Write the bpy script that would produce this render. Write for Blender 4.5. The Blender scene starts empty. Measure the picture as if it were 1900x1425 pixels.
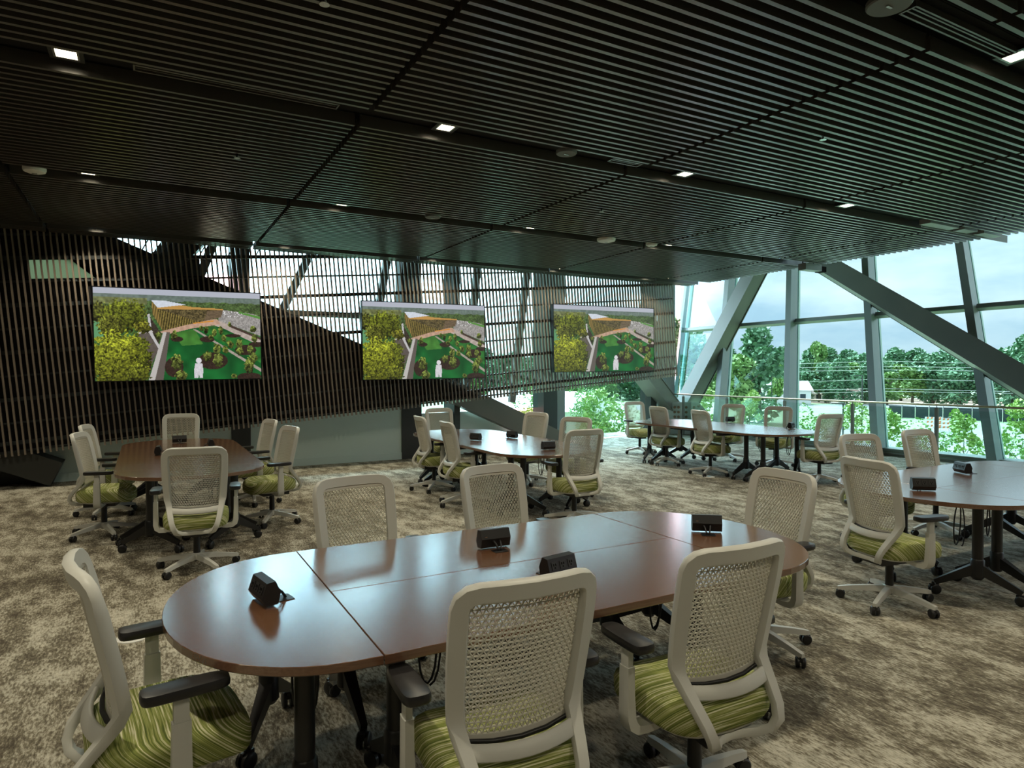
import bpy, math, random
import numpy as np
from mathutils import Vector, Matrix

R = math.radians
SC = bpy.context.scene
COL = SC.collection

# ------------------------------------------------------------------ camera
CAM_Z = 1.65
YAW, PITCH, FPX = 1.06535, 0.01712, 1228.4          # heading from +X, tilt down, focal length in px of 1900
cd = bpy.data.cameras.new('camera')
cam = bpy.data.objects.new('camera', cd)
COL.objects.link(cam)
cd.sensor_width = 36.0
cd.lens = FPX / 1900.0 * 36.0
cd.clip_end = 2000
cam.location = (0, 0, CAM_Z)
cam.rotation_euler = (math.pi / 2 - PITCH, 0, YAW - math.pi / 2)
SC.camera = cam

# ------------------------------------------------------------------ world
w = bpy.data.worlds.new('sky')
SC.world = w
w.use_nodes = True
nt = w.node_tree
nt.nodes.clear()
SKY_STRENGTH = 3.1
GLOW_BOOST = 17.0
out = nt.nodes.new('ShaderNodeOutputWorld')
bg = nt.nodes.new('ShaderNodeBackground')
tc = nt.nodes.new('ShaderNodeTexCoord')
mp = nt.nodes.new('ShaderNodeMapping')
mp.inputs['Scale'].default_value = (1.6, 1.6, 5.0)
no = nt.nodes.new('ShaderNodeTexNoise')
no.inputs['Scale'].default_value = 2.3
no.inputs['Detail'].default_value = 7
no.inputs['Roughness'].default_value = 0.55
rp = nt.nodes.new('ShaderNodeValToRGB')
rp.color_ramp.elements[0].position = 0.36
rp.color_ramp.elements[0].color = (0.265, 0.215, 0.258, 1)
rp.color_ramp.elements[1].position = 0.60
rp.color_ramp.elements[1].color = (0.47, 0.315, 0.325, 1)
nt.links.new(tc.outputs['Generated'], mp.inputs['Vector'])
nt.links.new(mp.outputs['Vector'], no.inputs['Vector'])
nt.links.new(no.outputs['Fac'], rp.inputs['Fac'])
nt.links.new(rp.outputs['Color'], bg.inputs['Color'])
# added glow in the sky above the slat screen, boosted to light the room
GLOW_DIR = Vector((math.cos(R(74)) * math.cos(R(40)), math.sin(R(74)) * math.cos(R(40)), math.sin(R(40))))
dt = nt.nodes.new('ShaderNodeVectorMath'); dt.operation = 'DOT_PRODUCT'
dt.inputs[1].default_value = GLOW_DIR
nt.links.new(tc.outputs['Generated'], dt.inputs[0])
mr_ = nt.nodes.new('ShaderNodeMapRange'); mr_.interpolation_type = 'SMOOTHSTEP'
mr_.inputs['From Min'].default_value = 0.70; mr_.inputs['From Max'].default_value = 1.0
mr_.inputs['To Min'].default_value = SKY_STRENGTH; mr_.inputs['To Max'].default_value = SKY_STRENGTH * GLOW_BOOST
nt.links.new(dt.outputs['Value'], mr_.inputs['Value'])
# overcast sky: brighter towards the zenith, (1 + 2 sin elevation)
sx = nt.nodes.new('ShaderNodeSeparateXYZ'); nt.links.new(tc.outputs['Generated'], sx.inputs[0])
mz = nt.nodes.new('ShaderNodeMath'); mz.operation = 'MAXIMUM'; mz.inputs[1].default_value = 0.0
nt.links.new(sx.outputs['Z'], mz.inputs[0])
ma = nt.nodes.new('ShaderNodeMath'); ma.operation = 'MULTIPLY_ADD'; ma.inputs[1].default_value = 2.0; ma.inputs[2].default_value = 1.0
nt.links.new(mz.outputs['Value'], ma.inputs[0])
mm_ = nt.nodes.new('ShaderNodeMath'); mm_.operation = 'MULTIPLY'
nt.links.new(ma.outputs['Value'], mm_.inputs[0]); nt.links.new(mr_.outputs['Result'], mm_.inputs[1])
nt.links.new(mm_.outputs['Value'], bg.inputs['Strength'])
nt.links.new(bg.outputs['Background'], out.inputs['Surface'])

# ------------------------------------------------------------------ exposure
vs = SC.view_settings
vs.view_transform = 'Standard'
vs.look = 'None'
vs.gamma = 1.0
vs.use_curve_mapping = False
vs.exposure = 0.12
LAMP_W = 17.0                                        # watts of each ceiling downlight
LAMP_COL = (1.0, 0.90, 0.67)
SC.cycles.use_denoising = True
SC.cycles.max_bounces = 8
SC.cycles.diffuse_bounces = 4
SC.cycles.transparent_max_bounces = 24
SC.cycles.caustics_reflective = False
SC.cycles.caustics_refractive = False

# ------------------------------------------------------------------ main dimensions (metres)
CEIL = 3.65            # underside of the ceiling slats
SCR_Y = 11.5           # slat screen
EXT_Y = 12.05          # outer wall behind the screen
FAC_X, FAC_S = 13.1, 0.53   # leaning glass front: x = FAC_X + FAC_S*(z-.15)
CEIL_X = 11.0          # ceiling stops here, short of the glass
CORNER = (13.15, 14.0)


# ------------------------------------------------------------------ setting-out helpers
def ray(px, py):
    k = (px - 950) / FPX
    m = (712.5 - py) / FPX
    cp, sp = math.cos(PITCH), math.sin(PITCH)
    d = cp + m * sp
    z = m * cp - sp
    c, s = math.cos(YAW), math.sin(YAW)
    return Vector((d * c + k * s, d * s - k * c, z))


def on_y(px, py, Y):
    r = ray(px, py)
    return Vector((0, 0, CAM_Z)) + r * (Y / r.y)


def on_z(px, py, Z):
    r = ray(px, py)
    return Vector((0, 0, CAM_Z)) + r * ((Z - CAM_Z) / r.z)


def proj(p):
    c, s = math.cos(YAW), math.sin(YAW)
    d = p[0] * c + p[1] * s
    r = p[0] * s - p[1] * c
    z = p[2] - CAM_Z
    cp, sp = math.cos(PITCH), math.sin(PITCH)
    dd = d * cp - z * sp
    zz = d * sp + z * cp
    return 950 + FPX * r / dd, 712.5 - FPX * zz / dd, dd


# ------------------------------------------------------------------ materials
MATS = {}


def principled(name, col, rough=0.5, metal=0.0, spec=0.5, noise=None, bump=None, emit=None, coat=0.0):
    m = bpy.data.materials.new(name)
    m.use_nodes = True
    n = m.node_tree.nodes
    l = m.node_tree.links
    b = n['Principled BSDF']
    b.inputs['Base Color'].default_value = (*col, 1)
    b.inputs['Roughness'].default_value = rough
    b.inputs['Metallic'].default_value = metal
    b.inputs['Specular IOR Level'].default_value = spec
    b.inputs['Coat Weight'].default_value = coat
    if noise or bump:
        t = n.new('ShaderNodeTexCoord')
        mpn = n.new('ShaderNodeMapping')
        l.new(t.outputs['Object'], mpn.inputs['Vector'])
    if noise:
        sc, col2, scale3 = noise
        mpn.inputs['Scale'].default_value = scale3
        nz = n.new('ShaderNodeTexNoise')
        nz.inputs['Scale'].default_value = sc
        nz.inputs['Detail'].default_value = 6
        l.new(mpn.outputs['Vector'], nz.inputs['Vector'])
        r = n.new('ShaderNodeValToRGB')
        r.color_ramp.elements[0].position = 0.35
        r.color_ramp.elements[1].position = 0.65
        r.color_ramp.elements[0].color = (*col, 1)
        r.color_ramp.elements[1].color = (*col2, 1)
        l.new(nz.outputs['Fac'], r.inputs['Fac'])
        l.new(r.outputs['Color'], b.inputs['Base Color'])
    if bump:
        sc, st = bump
        nb = n.new('ShaderNodeTexNoise')
        nb.inputs['Scale'].default_value = sc
        l.new(mpn.outputs['Vector'], nb.inputs['Vector'])
        bm_ = n.new('ShaderNodeBump')
        bm_.inputs['Strength'].default_value = st
        bm_.inputs['Distance'].default_value = 0.01
        l.new(nb.outputs['Fac'], bm_.inputs['Height'])
        l.new(bm_.outputs['Normal'], b.inputs['Normal'])
    if emit:
        b.inputs['Emission Color'].default_value = (*emit[0], 1)
        b.inputs['Emission Strength'].default_value = emit[1]
    MATS[name] = m
    return m


def glass_mat(name, tint, refl=0.08):
    m = bpy.data.materials.new(name)
    m.use_nodes = True
    n = m.node_tree.nodes
    l = m.node_tree.links
    n.clear()
    o = n.new('ShaderNodeOutputMaterial')
    mx = n.new('ShaderNodeMixShader')
    tr = n.new('ShaderNodeBsdfTransparent')
    gl = n.new('ShaderNodeBsdfGlossy')
    lw = n.new('ShaderNodeLayerWeight')
    lw.inputs['Blend'].default_value = 0.5
    pw = n.new('ShaderNodeMath'); pw.operation = 'POWER'; pw.inputs[1].default_value = 5.0
    l.new(lw.outputs['Facing'], pw.inputs[0])
    fr = n.new('ShaderNodeMath'); fr.operation = 'MULTIPLY_ADD'
    fr.inputs[1].default_value = 0.6; fr.inputs[2].default_value = refl * 0.5
    l.new(pw.outputs['Value'], fr.inputs[0])
    tr.inputs['Color'].default_value = (*tint, 1)
    gl.inputs['Roughness'].default_value = 0.02
    l.new(fr.outputs['Value'], mx.inputs['Fac'])
    l.new(tr.outputs['BSDF'], mx.inputs[1])
    l.new(gl.outputs['BSDF'], mx.inputs[2])
    l.new(mx.outputs['Shader'], o.inputs['Surface'])
    MATS[name] = m
    return m


def carpet_mat():
    m = bpy.data.materials.new('carpet')
    m.use_nodes = True
    n = m.node_tree.nodes
    l = m.node_tree.links
    b = n['Principled BSDF']
    b.inputs['Roughness'].default_value = 0.95
    b.inputs['Specular IOR Level'].default_value = 0.15
    t = n.new('ShaderNodeTexCoord')
    m1 = n.new('ShaderNodeMapping')
    m1.inputs['Scale'].default_value = (6.0, 2.6, 1)
    n1 = n.new('ShaderNodeTexNoise')
    n1.inputs['Scale'].default_value = 1.0
    n1.inputs['Detail'].default_value = 9
    n1.inputs['Roughness'].default_value = 0.72
    m2 = n.new('ShaderNodeMapping')
    m2.inputs['Scale'].default_value = (80, 24, 1)
    n2 = n.new('ShaderNodeTexNoise')
    n2.inputs['Scale'].default_value = 1.0
    n2.inputs['Detail'].default_value = 5
    n2.inputs['Roughness'].default_value = 0.7
    m3 = n.new('ShaderNodeMapping')
    m3.inputs['Scale'].default_value = (0.5, 0.35, 1)
    n3 = n.new('ShaderNodeTexNoise')
    n3.inputs['Scale'].default_value = 1.0
    n3.inputs['Detail'].default_value = 3
    for mm, nn in ((m1, n1), (m2, n2), (m3, n3)):
        l.new(t.outputs['Object'], mm.inputs['Vector'])
        l.new(mm.outputs['Vector'], nn.inputs['Vector'])
    a1 = n.new('ShaderNodeMath'); a1.operation = 'MULTIPLY_ADD'
    a1.inputs[1].default_value = 0.85
    l.new(n2.outputs['Fac'], a1.inputs[0]); l.new(n1.outputs['Fac'], a1.inputs[2])
    a2 = n.new('ShaderNodeMath'); a2.operation = 'MULTIPLY_ADD'
    a2.inputs[1].default_value = 0.45
    l.new(n3.outputs['Fac'], a2.inputs[0]); l.new(a1.outputs['Value'], a2.inputs[2])
    rr = n.new('ShaderNodeValToRGB')
    e = rr.color_ramp.elements
    e[0].position = 0.88; e[0].color = (0.085, 0.073, 0.062, 1)
    e[1].position = 1.16; e[1].color = (0.50, 0.46, 0.40, 1)
    x = e.new(0.99); x.color = (0.20, 0.178, 0.150, 1)
    x = e.new(1.06); x.color = (0.40, 0.365, 0.315, 1)
    sc_ = n.new('ShaderNodeMath'); sc_.operation = 'MULTIPLY'; sc_.inputs[1].default_value = 1.0
    # ramp positions live in 0..1: rescale the sum 0.7..1.35 to 0..1
    mr = n.new('ShaderNodeMapRange')
    mr.inputs['From Min'].default_value = 0.86; mr.inputs['From Max'].default_value = 1.46
    l.new(a2.outputs['Value'], mr.inputs['Value'])
    e[0].position = 0.20; e[1].position = 0.44; e[2].position = 0.56; e[3].position = 0.80
    e[0].color = (0.080, 0.067, 0.050, 1); e[1].color = (0.20, 0.178, 0.130, 1)
    e[2].color = (0.38, 0.355, 0.285, 1); e[3].color = (0.57, 0.54, 0.45, 1)
    l.new(mr.outputs['Result'], rr.inputs['Fac'])
    l.new(rr.outputs['Color'], b.inputs['Base Color'])
    bp = n.new('ShaderNodeBump'); bp.inputs['Strength'].default_value = 0.5; bp.inputs['Distance'].default_value = 0.01
    l.new(n2.outputs['Fac'], bp.inputs['Height']); l.new(bp.outputs['Normal'], b.inputs['Normal'])
    MATS['carpet'] = m


def fabric_mat():
    m = bpy.data.materials.new('seat_fabric')
    m.use_nodes = True
    n = m.node_tree.nodes
    l = m.node_tree.links
    b = n['Principled BSDF']
    b.inputs['Roughness'].default_value = 0.9
    b.inputs['Specular IOR Level'].default_value = 0.2
    t = n.new('ShaderNodeTexCoord')
    s = n.new('ShaderNodeSeparateXYZ')
    l.new(t.outputs['Object'], s.inputs[0])
    ad = n.new('ShaderNodeMath'); ad.operation = 'ADD'
    l.new(s.outputs['Y'], ad.inputs[0]); l.new(s.outputs['Z'], ad.inputs[1])
    c = n.new('ShaderNodeCombineXYZ')
    l.new(s.outputs['X'], c.inputs['X']); l.new(ad.outputs['Value'], c.inputs['Y'])
    mm = n.new('ShaderNodeMapping')
    mm.inputs['Scale'].default_value = (3.2, 165, 1)
    l.new(c.outputs['Vector'], mm.inputs['Vector'])
    nz = n.new('ShaderNodeTexNoise')
    nz.inputs['Scale'].default_value = 1.0; nz.inputs['Detail'].default_value = 4; nz.inputs['Roughness'].default_value = 0.6
    nz.inputs['Distortion'].default_value = 0.15
    l.new(mm.outputs['Vector'], nz.inputs['Vector'])
    r = n.new('ShaderNodeValToRGB')
    e = r.color_ramp.elements
    e[0].position = 0.34; e[0].color = (0.09, 0.12, 0.03, 1)
    e[1].position = 0.62; e[1].color = (0.76, 0.74, 0.54, 1)
    x = e.new(0.45); x.color = (0.22, 0.26, 0.065, 1)
    x = e.new(0.53); x.color = (0.36, 0.38, 0.13, 1)
    l.new(nz.outputs['Fac'], r.inputs['Fac'])
    l.new(r.outputs['Color'], b.inputs['Base Color'])
    MATS['fabric'] = m


def wood_mat():
    m = bpy.data.materials.new('table_veneer')
    m.use_nodes = True
    n = m.node_tree.nodes
    l = m.node_tree.links
    b = n['Principled BSDF']
    b.inputs['Roughness'].default_value = 0.25
    b.inputs['Specular IOR Level'].default_value = 0.6
    b.inputs['Coat Weight'].default_value = 1.0
    b.inputs['Coat Roughness'].default_value = 0.19
    b.inputs['Coat IOR'].default_value = 1.65
    t = n.new('ShaderNodeTexCoord')
    mm = n.new('ShaderNodeMapping')
    mm.inputs['Scale'].default_value = (4.0, 130, 130)
    l.new(t.outputs['Object'], mm.inputs['Vector'])
    nz = n.new('ShaderNodeTexNoise')
    nz.inputs['Scale'].default_value = 1.0; nz.inputs['Detail'].default_value = 6; nz.inputs['Roughness'].default_value = 0.6
    l.new(mm.outputs['Vector'], nz.inputs['Vector'])
    r = n.new('ShaderNodeValToRGB')
    e = r.color_ramp.elements
    e[0].position = 0.3; e[0].color = (0.130, 0.058, 0.028, 1)
    e[1].position = 0.72; e[1].color = (0.175, 0.080, 0.040, 1)
    l.new(nz.outputs['Fac'], r.inputs['Fac'])
    l.new(r.outputs['Color'], b.inputs['Base Color'])
    MATS['wood'] = m


carpet_mat()
fabric_mat()
wood_mat()
principled('chair_plastic', (0.60, 0.60, 0.56), 0.42, spec=0.4)
principled('mesh_plastic', (0.61, 0.59, 0.51), 0.45, spec=0.4)
principled('black_plastic', (0.012, 0.012, 0.013), 0.42)
principled('arm_pad', (0.017, 0.016, 0.017), 0.33)
principled('black_metal', (0.010, 0.010, 0.011), 0.38)
principled('slat_wood', (0.23, 0.185, 0.145), 0.36, noise=(3.0, (0.18, 0.145, 0.115), (40, 40, 1.5)), coat=0.5)
principled('ceiling_slat', (0.050, 0.042, 0.034), 0.30)
MATS['ceiling_slat'].node_tree.nodes['Principled BSDF'].inputs['IOR'].default_value = 2.3
principled('plenum', (0.006, 0.006, 0.007), 0.9, spec=0.1)
principled('channel', (0.010, 0.009, 0.009), 0.85, spec=0.15)
principled('rail_metal', (0.02, 0.028, 0.034), 0.5)
principled('backing', (0.005, 0.005, 0.008), 0.55, spec=0.3)
principled('steel', (0.19, 0.185, 0.16), 0.42, noise=(1.2, (0.165, 0.165, 0.145), (1, 1, 1)))
principled('steel_dark', (0.035, 0.037, 0.036), 0.5)
principled('mullion', (0.25, 0.275, 0.28), 0.35, spec=0.5)
principled('plate_paint', (0.50, 0.56, 0.53), 0.45)
principled('knee_panel', (0.62, 0.76, 0.73), 0.4)
principled('pale_wall', (0.50, 0.58, 0.50), 0.7)
principled('grey_wall', (0.32, 0.31, 0.29), 0.8)
principled('roof_under', (0.20, 0.21, 0.21), 0.8)
principled('white_plastic', (0.75, 0.75, 0.72), 0.4)
principled('grey_disc', (0.13, 0.14, 0.14), 0.6)
principled('brass', (0.40, 0.30, 0.18), 0.35, metal=0.8)
principled('bolt', (0.30, 0.19, 0.115), 0.55, metal=0.2)
principled('chrome', (0.55, 0.57, 0.58), 0.25, metal=0.9)
principled('lens', (1, 0.9, 0.7), 0.5, emit=((1.0, 0.86, 0.60), 7.0))
principled('bezel', (0.004, 0.004, 0.006), 0.35)
principled('cable', (0.012, 0.012, 0.014), 0.5)
principled('outlet_face', (0.022, 0.022, 0.023), 0.5)
principled('red_tab', (0.45, 0.16, 0.05), 0.6)
principled('lawn', (0.13, 0.18, 0.085), 0.95, noise=(0.25, (0.19, 0.25, 0.13), (1, 1, 1)))
principled('asphalt', (0.15, 0.155, 0.16), 0.95, noise=(0.4, (0.19, 0.19, 0.19), (1, 1, 1)))
principled('dirt', (0.48, 0.32, 0.22), 0.95, noise=(0.5, (0.62, 0.46, 0.36), (1, 1, 1)))
principled('leaf_far', (0.075, 0.17, 0.085), 0.75, noise=(0.9, (0.15, 0.30, 0.15), (1, 1, 1)))
principled('leaf_mid', (0.12, 0.23, 0.06), 0.75, noise=(1.6, (0.22, 0.36, 0.10), (1, 1, 1)))
principled('leaf_young', (0.16, 0.29, 0.055), 0.7, noise=(2.6, (0.30, 0.42, 0.10), (1, 1, 1)))
principled('bark', (0.11, 0.085, 0.06), 0.9)
principled('house_white', (0.75, 0.74, 0.70), 0.8)
principled('house_roof', (0.33, 0.24, 0.20), 0.85)
principled('fence_fabric', (0.035, 0.05, 0.06), 0.9)
principled('orange', (0.75, 0.20, 0.05), 0.6)
principled('wire', (0.55, 0.57, 0.55), 0.5)
glass_mat('facade_glass', (0.66, 0.95, 0.97), 0.05)
glass_mat('screen_glass', (0.62, 0.95, 0.97), 0.05)
glass_mat('rail_glass', (0.88, 0.97, 0.94), 0.06)
fm = bpy.data.materials.new('frosted')
fm.use_nodes = True
fm.node_tree.nodes.clear()
_o = fm.node_tree.nodes.new('ShaderNodeOutputMaterial')
_t = fm.node_tree.nodes.new('ShaderNodeBsdfTranslucent')
_t.inputs['Color'].default_value = (0.17, 0.25, 0.19, 1)
fm.node_tree.links.new(_t.outputs['BSDF'], _o.inputs['Surface'])
MATS['frosted'] = fm


# ------------------------------------------------------------------ mesh builder
class MB:
    def __init__(self):
        self.v = []
        self.f = []

    def add(self, vs_, fs):
        o = len(self.v)
        self.v += [tuple(p) for p in vs_]
        self.f += [tuple(i + o for i in f) for f in fs]
        return self

    def box(self, c, s, rot=None):
        hx, hy, hz = s[0] / 2, s[1] / 2, s[2] / 2
        P = [Vector((x, y, z)) for x in (-hx, hx) for y in (-hy, hy) for z in (-hz, hz)]
        if rot is not None:
            P = [rot @ p for p in P]
        P = [p + Vector(c) for p in P]
        return self.add(P, [(0, 1, 3, 2), (4, 6, 7, 5), (0, 4, 5, 1), (2, 3, 7, 6), (0, 2, 6, 4), (1, 5, 7, 3)])

    def beam(self, a, b, wd, h, up=(0, 0, 1), taper=1.0, ext=0.0):
        a, b = Vector(a), Vector(b)
        t = (b - a).normalized()
        a, b = a - t * ext, b + t * ext
        u = Vector(up)
        s = t.cross(u)
        if s.length < 1e-5:
            s = t.cross(Vector((1, 0, 0)))
        s.normalize()
        u = s.cross(t).normalized()
        P = []
        for p, k in ((a, 1.0), (b, taper)):
            for sx, sy in ((-1, -1), (1, -1), (1, 1), (-1, 1)):
                P.append(p + s * (sx * wd / 2 * k) + u * (sy * h / 2 * k))
        return self.add(P, [(3, 2, 1, 0), (4, 5, 6, 7), (0, 1, 5, 4), (1, 2, 6, 5), (2, 3, 7, 6), (3, 0, 4, 7)])

    def prism(self, poly, ax, t0, t1):
        """poly: list of (a,b); extruded along axis ax ('x','y','z') from t0 to t1."""
        n = len(poly)
        def pt(a, b, t):
            return {'z': (a, b, t), 'y': (a, t, b), 'x': (t, a, b)}[ax]
        P = [pt(a, b, t0) for a, b in poly] + [pt(a, b, t1) for a, b in poly]
        F = [tuple(range(n))[::-1], tuple(range(n, 2 * n))]
        F += [(i, (i + 1) % n, n + (i + 1) % n, n + i) for i in range(n)]
        return self.add(P, F)

    def tube(self, pts, r, n=8, closed=False, cap=True):
        pts = [Vector(p) for p in pts]
        N = len(pts)
        rad = r if isinstance(r, (list, tuple)) else [r] * N
        P = []
        ref = None
        for i in range(N):
            a = pts[(i - 1) % N] if (closed or i > 0) else pts[i]
            b = pts[(i + 1) % N] if (closed or i < N - 1) else pts[i]
            t = (b - a).normalized()
            if ref is None:
                ref = Vector((0, 0, 1)) if abs(t.z) < 0.9 else Vector((1, 0, 0))
            s = t.cross(ref)
            if s.length < 1e-4:
                s = t.cross(Vector((0, 1, 0)))
            s.normalize()
            u = s.cross(t).normalized()
            ref = u
            for k in range(n):
                an = 2 * math.pi * k / n
                P.append(pts[i] + (s * math.cos(an) + u * math.sin(an)) * rad[i])
        F = []
        M = N if closed else N - 1
        for i in range(M):
            j = (i + 1) % N
            for k in range(n):
                F.append((i * n + k, i * n + (k + 1) % n, j * n + (k + 1) % n, j * n + k))
        if cap and not closed:
            F.append(tuple(range(n))[::-1])
            F.append(tuple((N - 1) * n + k for k in range(n)))
        return self.add(P, F)

    def sweep(self, pts, nrm, wd, th, closed=False, rounded=True):
        """band swept along pts; nrm = surface normal per point, wd = width across, th = thickness along nrm."""
        N = len(pts)
        pts = [Vector(p) for p in pts]
        P = []
        if rounded:
            sec = [(-.5, -.25), (-.42, -.5), (.42, -.5), (.5, -.25), (.5, .25), (.42, .5), (-.42, .5), (-.5, .25)]
        else:
            sec = [(-.5, -.5), (.5, -.5), (.5, .5), (-.5, .5)]
        n = len(sec)
        for i in range(N):
            a = pts[(i - 1) % N] if (closed or i > 0) else pts[i]
            b = pts[(i + 1) % N] if (closed or i < N - 1) else pts[i]
            t = (b - a).normalized()
            nn = Vector(nrm[i])
            s = t.cross(nn).normalized()
            nn = s.cross(t).normalized()
            ww = wd[i] if isinstance(wd, (list, tuple)) else wd
            hh = th[i] if isinstance(th, (list, tuple)) else th
            for q, r_ in sec:
                P.append(pts[i] + s * (q * ww) + nn * (r_ * hh))
        F = []
        M = N if closed else N - 1
        for i in range(M):
            j = (i + 1) % N
            for k in range(n):
                F.append((i * n + k, i * n + (k + 1) % n, j * n + (k + 1) % n, j * n + k))
        if not closed:
            F.append(tuple(range(n))[::-1])
            F.append(tuple((N - 1) * n + k for k in range(n)))
        return self.add(P, F)

    def lathe(self, prof, n=20, c=(0, 0, 0), axis='z'):
        """prof: list of (r, z)."""
        P = []
        for r_, z in prof:
            for k in range(n):
                a = 2 * math.pi * k / n
                x, y = r_ * math.cos(a), r_ * math.sin(a)
                q = (x, y, z) if axis == 'z' else ((z, x, y) if axis == 'x' else (x, z, y))
                P.append((q[0] + c[0], q[1] + c[1], q[2] + c[2]))
        F = []
        for i in range(len(prof) - 1):
            for k in range(n):
                F.append((i * n + k, i * n + (k + 1) % n, (i + 1) * n + (k + 1) % n, (i + 1) * n + k))
        F.append(tuple(range(n))[::-1])
        F.append(tuple((len(prof) - 1) * n + k for k in range(n)))
        return self.add(P, F)

    def mesh(self, name, mat, smooth=False, angle=None):
        me = bpy.data.meshes.new(name)
        me.from_pydata(self.v, [], self.f)
        me.update()
        if mat:
            me.materials.append(MATS[mat])
        if smooth:
            me.polygons.foreach_set('use_smooth', [True] * len(me.polygons))
            if angle:
                try:
                    me.set_sharp_from_angle(angle=R(angle))
                except Exception:
                    pass
        fix_normals(me)
        return me

    def build(self, name, mat, parent=None, smooth=False, angle=None, loc=None):
        return link(name, self.mesh(name, mat, smooth, angle), parent, loc)


def fix_normals(me):
    import bmesh
    bm = bmesh.new()
    bm.from_mesh(me)
    bmesh.ops.recalc_face_normals(bm, faces=bm.faces)
    bm.to_mesh(me)
    bm.free()


def link(name, me, parent=None, loc=None, rot=None):
    o = bpy.data.objects.new(name, me)
    COL.objects.link(o)
    if parent:
        o.parent = parent
    if loc is not None:
        o.location = loc
    if rot is not None:
        o.rotation_euler = rot
    return o


def empty(name, loc=(0, 0, 0), rz=0.0):
    o = bpy.data.objects.new(name, None)
    COL.objects.link(o)
    o.empty_display_size = 0.1
    o.location = loc
    o.rotation_euler = (0, 0, rz)
    return o


def tag(o, label=None, cat=None, group=None, kind=None):
    if label: o['label'] = label
    if cat: o['category'] = cat
    if group: o['group'] = group
    if kind: o['kind'] = kind
    return o


def copy_tree(o, parent=None):
    c = o.copy()
    COL.objects.link(c)
    c.parent = parent
    for ch in o.children:
        copy_tree(ch, c)
    return c


def clip(poly, a, b, c):
    """keep the part of poly where a*x+b*y<=c"""
    outp = []
    n = len(poly)
    for i in range(n):
        p, q = poly[i], poly[(i + 1) % n]
        dp, dq = a * p[0] + b * p[1] - c, a * q[0] + b * q[1] - c
        if dp <= 0:
            outp.append(p)
        if (dp < 0 < dq) or (dq < 0 < dp):
            t = dp / (dp - dq)
            outp.append((p[0] + (q[0] - p[0]) * t, p[1] + (q[1] - p[1]) * t))
    return outp


# ================================================================== THE SETTING
# floor
m = MB(); m.box((2.2, 4.6, -0.15), (22.4, 20.0, 0.3))
tag(m.build('floor', 'carpet'), 'mottled beige and dark brown carpet covering the whole room floor', 'floor', kind='structure')

# walls behind and beside the camera, roof slab
m = MB(); m.box((2.2, -5.3, 3.0), (22.4, 0.2, 6.0))
tag(m.build('wall_back', 'grey_wall'), 'plain wall behind the camera', 'wall', kind='structure')
m = MB(); m.box((-8.95, 3.4, 3.0), (0.2, 17.2, 6.0))
tag(m.build('wall_side', 'grey_wall'), 'plain side wall to the left of the camera', 'wall', kind='structure')
m = MB(); m.box((5.6, 7.6, 9.2), (30.0, 26.0, 0.3))
tag(m.build('trim_1', 'roof_under'), 'roof slab above the slatted ceiling', 'roof', kind='structure')

# ------------------------------------------------------------------ ceiling
ceil = empty('ceiling', (0, 0, CEIL))
tag(ceil, 'dark ceiling of long parallel slats with black service channels', 'ceiling', kind='structure')
m = MB()
m.box((1.0, 3.2, 0.42), (20.0, 16.8, 0.06))
m.box((CEIL_X + 0.02 - 0.05, 3.2, 2.9), (0.06, 16.8, 5.0))
m.box((1.0, 11.57, 2.9), (20.0, 0.06, 5.0))
m.build('plenum', 'plenum', ceil)
CH = [-0.56, 2.20, 5.14, 8.06, 10.94]                 # channel centre lines (y)
CHW = 0.155                                             # half gap between the slats beside a channel
JO = [-9.0, -6.68, -3.94, -1.20, 1.52, 4.26, 7.00, 9.74, CEIL_X]
PITCH_C = 0.0985
rows = []
y = -5.0
while y < SCR_Y - 0.04:
    if all(abs(y - c) > CHW for c in CH):
        rows.append(y)
    y += PITCH_C
segs = []
for yy in rows:
    for i in range(len(JO) - 1):
        a, b = JO[i] + 0.022, JO[i + 1] - (0.022 if i < len(JO) - 2 else 0)
        # how large it shows: visible length times height
        vis = 0
        for k in range(13):
            p = (a + (b - a) * k / 12, yy, CEIL)
            dd = p[0] * math.cos(YAW) + p[1] * math.sin(YAW)
            if dd > 0.5:
                x_, y_, d_ = proj(p)
                if -10 < x_ < 1910 and -10 < y_ < 1400:
                    vis += (b - a) / 13 / d_ / d_
        segs.append((vis, yy, a, b))
segs.sort(key=lambda s: -s[0])
SW, SH = 0.03, 0.095
slat_meshes = {}
for vis, yy, a, b in segs[:300]:
    L = round(b - a, 3)
    if L not in slat_meshes:
        q = MB(); q.box((0, 0, SH / 2), (L, SW, SH))
        slat_meshes[L] = q.mesh('ceiling_slat', 'ceiling_slat')
    link('ceiling_slat', slat_meshes[L], ceil, ((a + b) / 2, yy, 0))
m = MB()
for vis, yy, a, b in segs[300:]:
    m.box(((a + b) / 2, yy, SH / 2), (b - a, SW, SH))
o = m.build('ceiling_slats', 'ceiling_slat', ceil)
o['kind'] = 'stuff'
for c in CH:
    m = MB()
    m.box((1.0, c, 0.085), (CEIL_X - 0.5 + 8.5, 0.20, 0.02))
    m.box((1.0, c - 0.10, 0.12), (CEIL_X - 0.5 + 8.5, 0.012, 0.09))
    m.box((1.0, c + 0.10, 0.12), (CEIL_X - 0.5 + 8.5, 0.012, 0.09))
    m.build('service_channel', 'channel', ceil)

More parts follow.
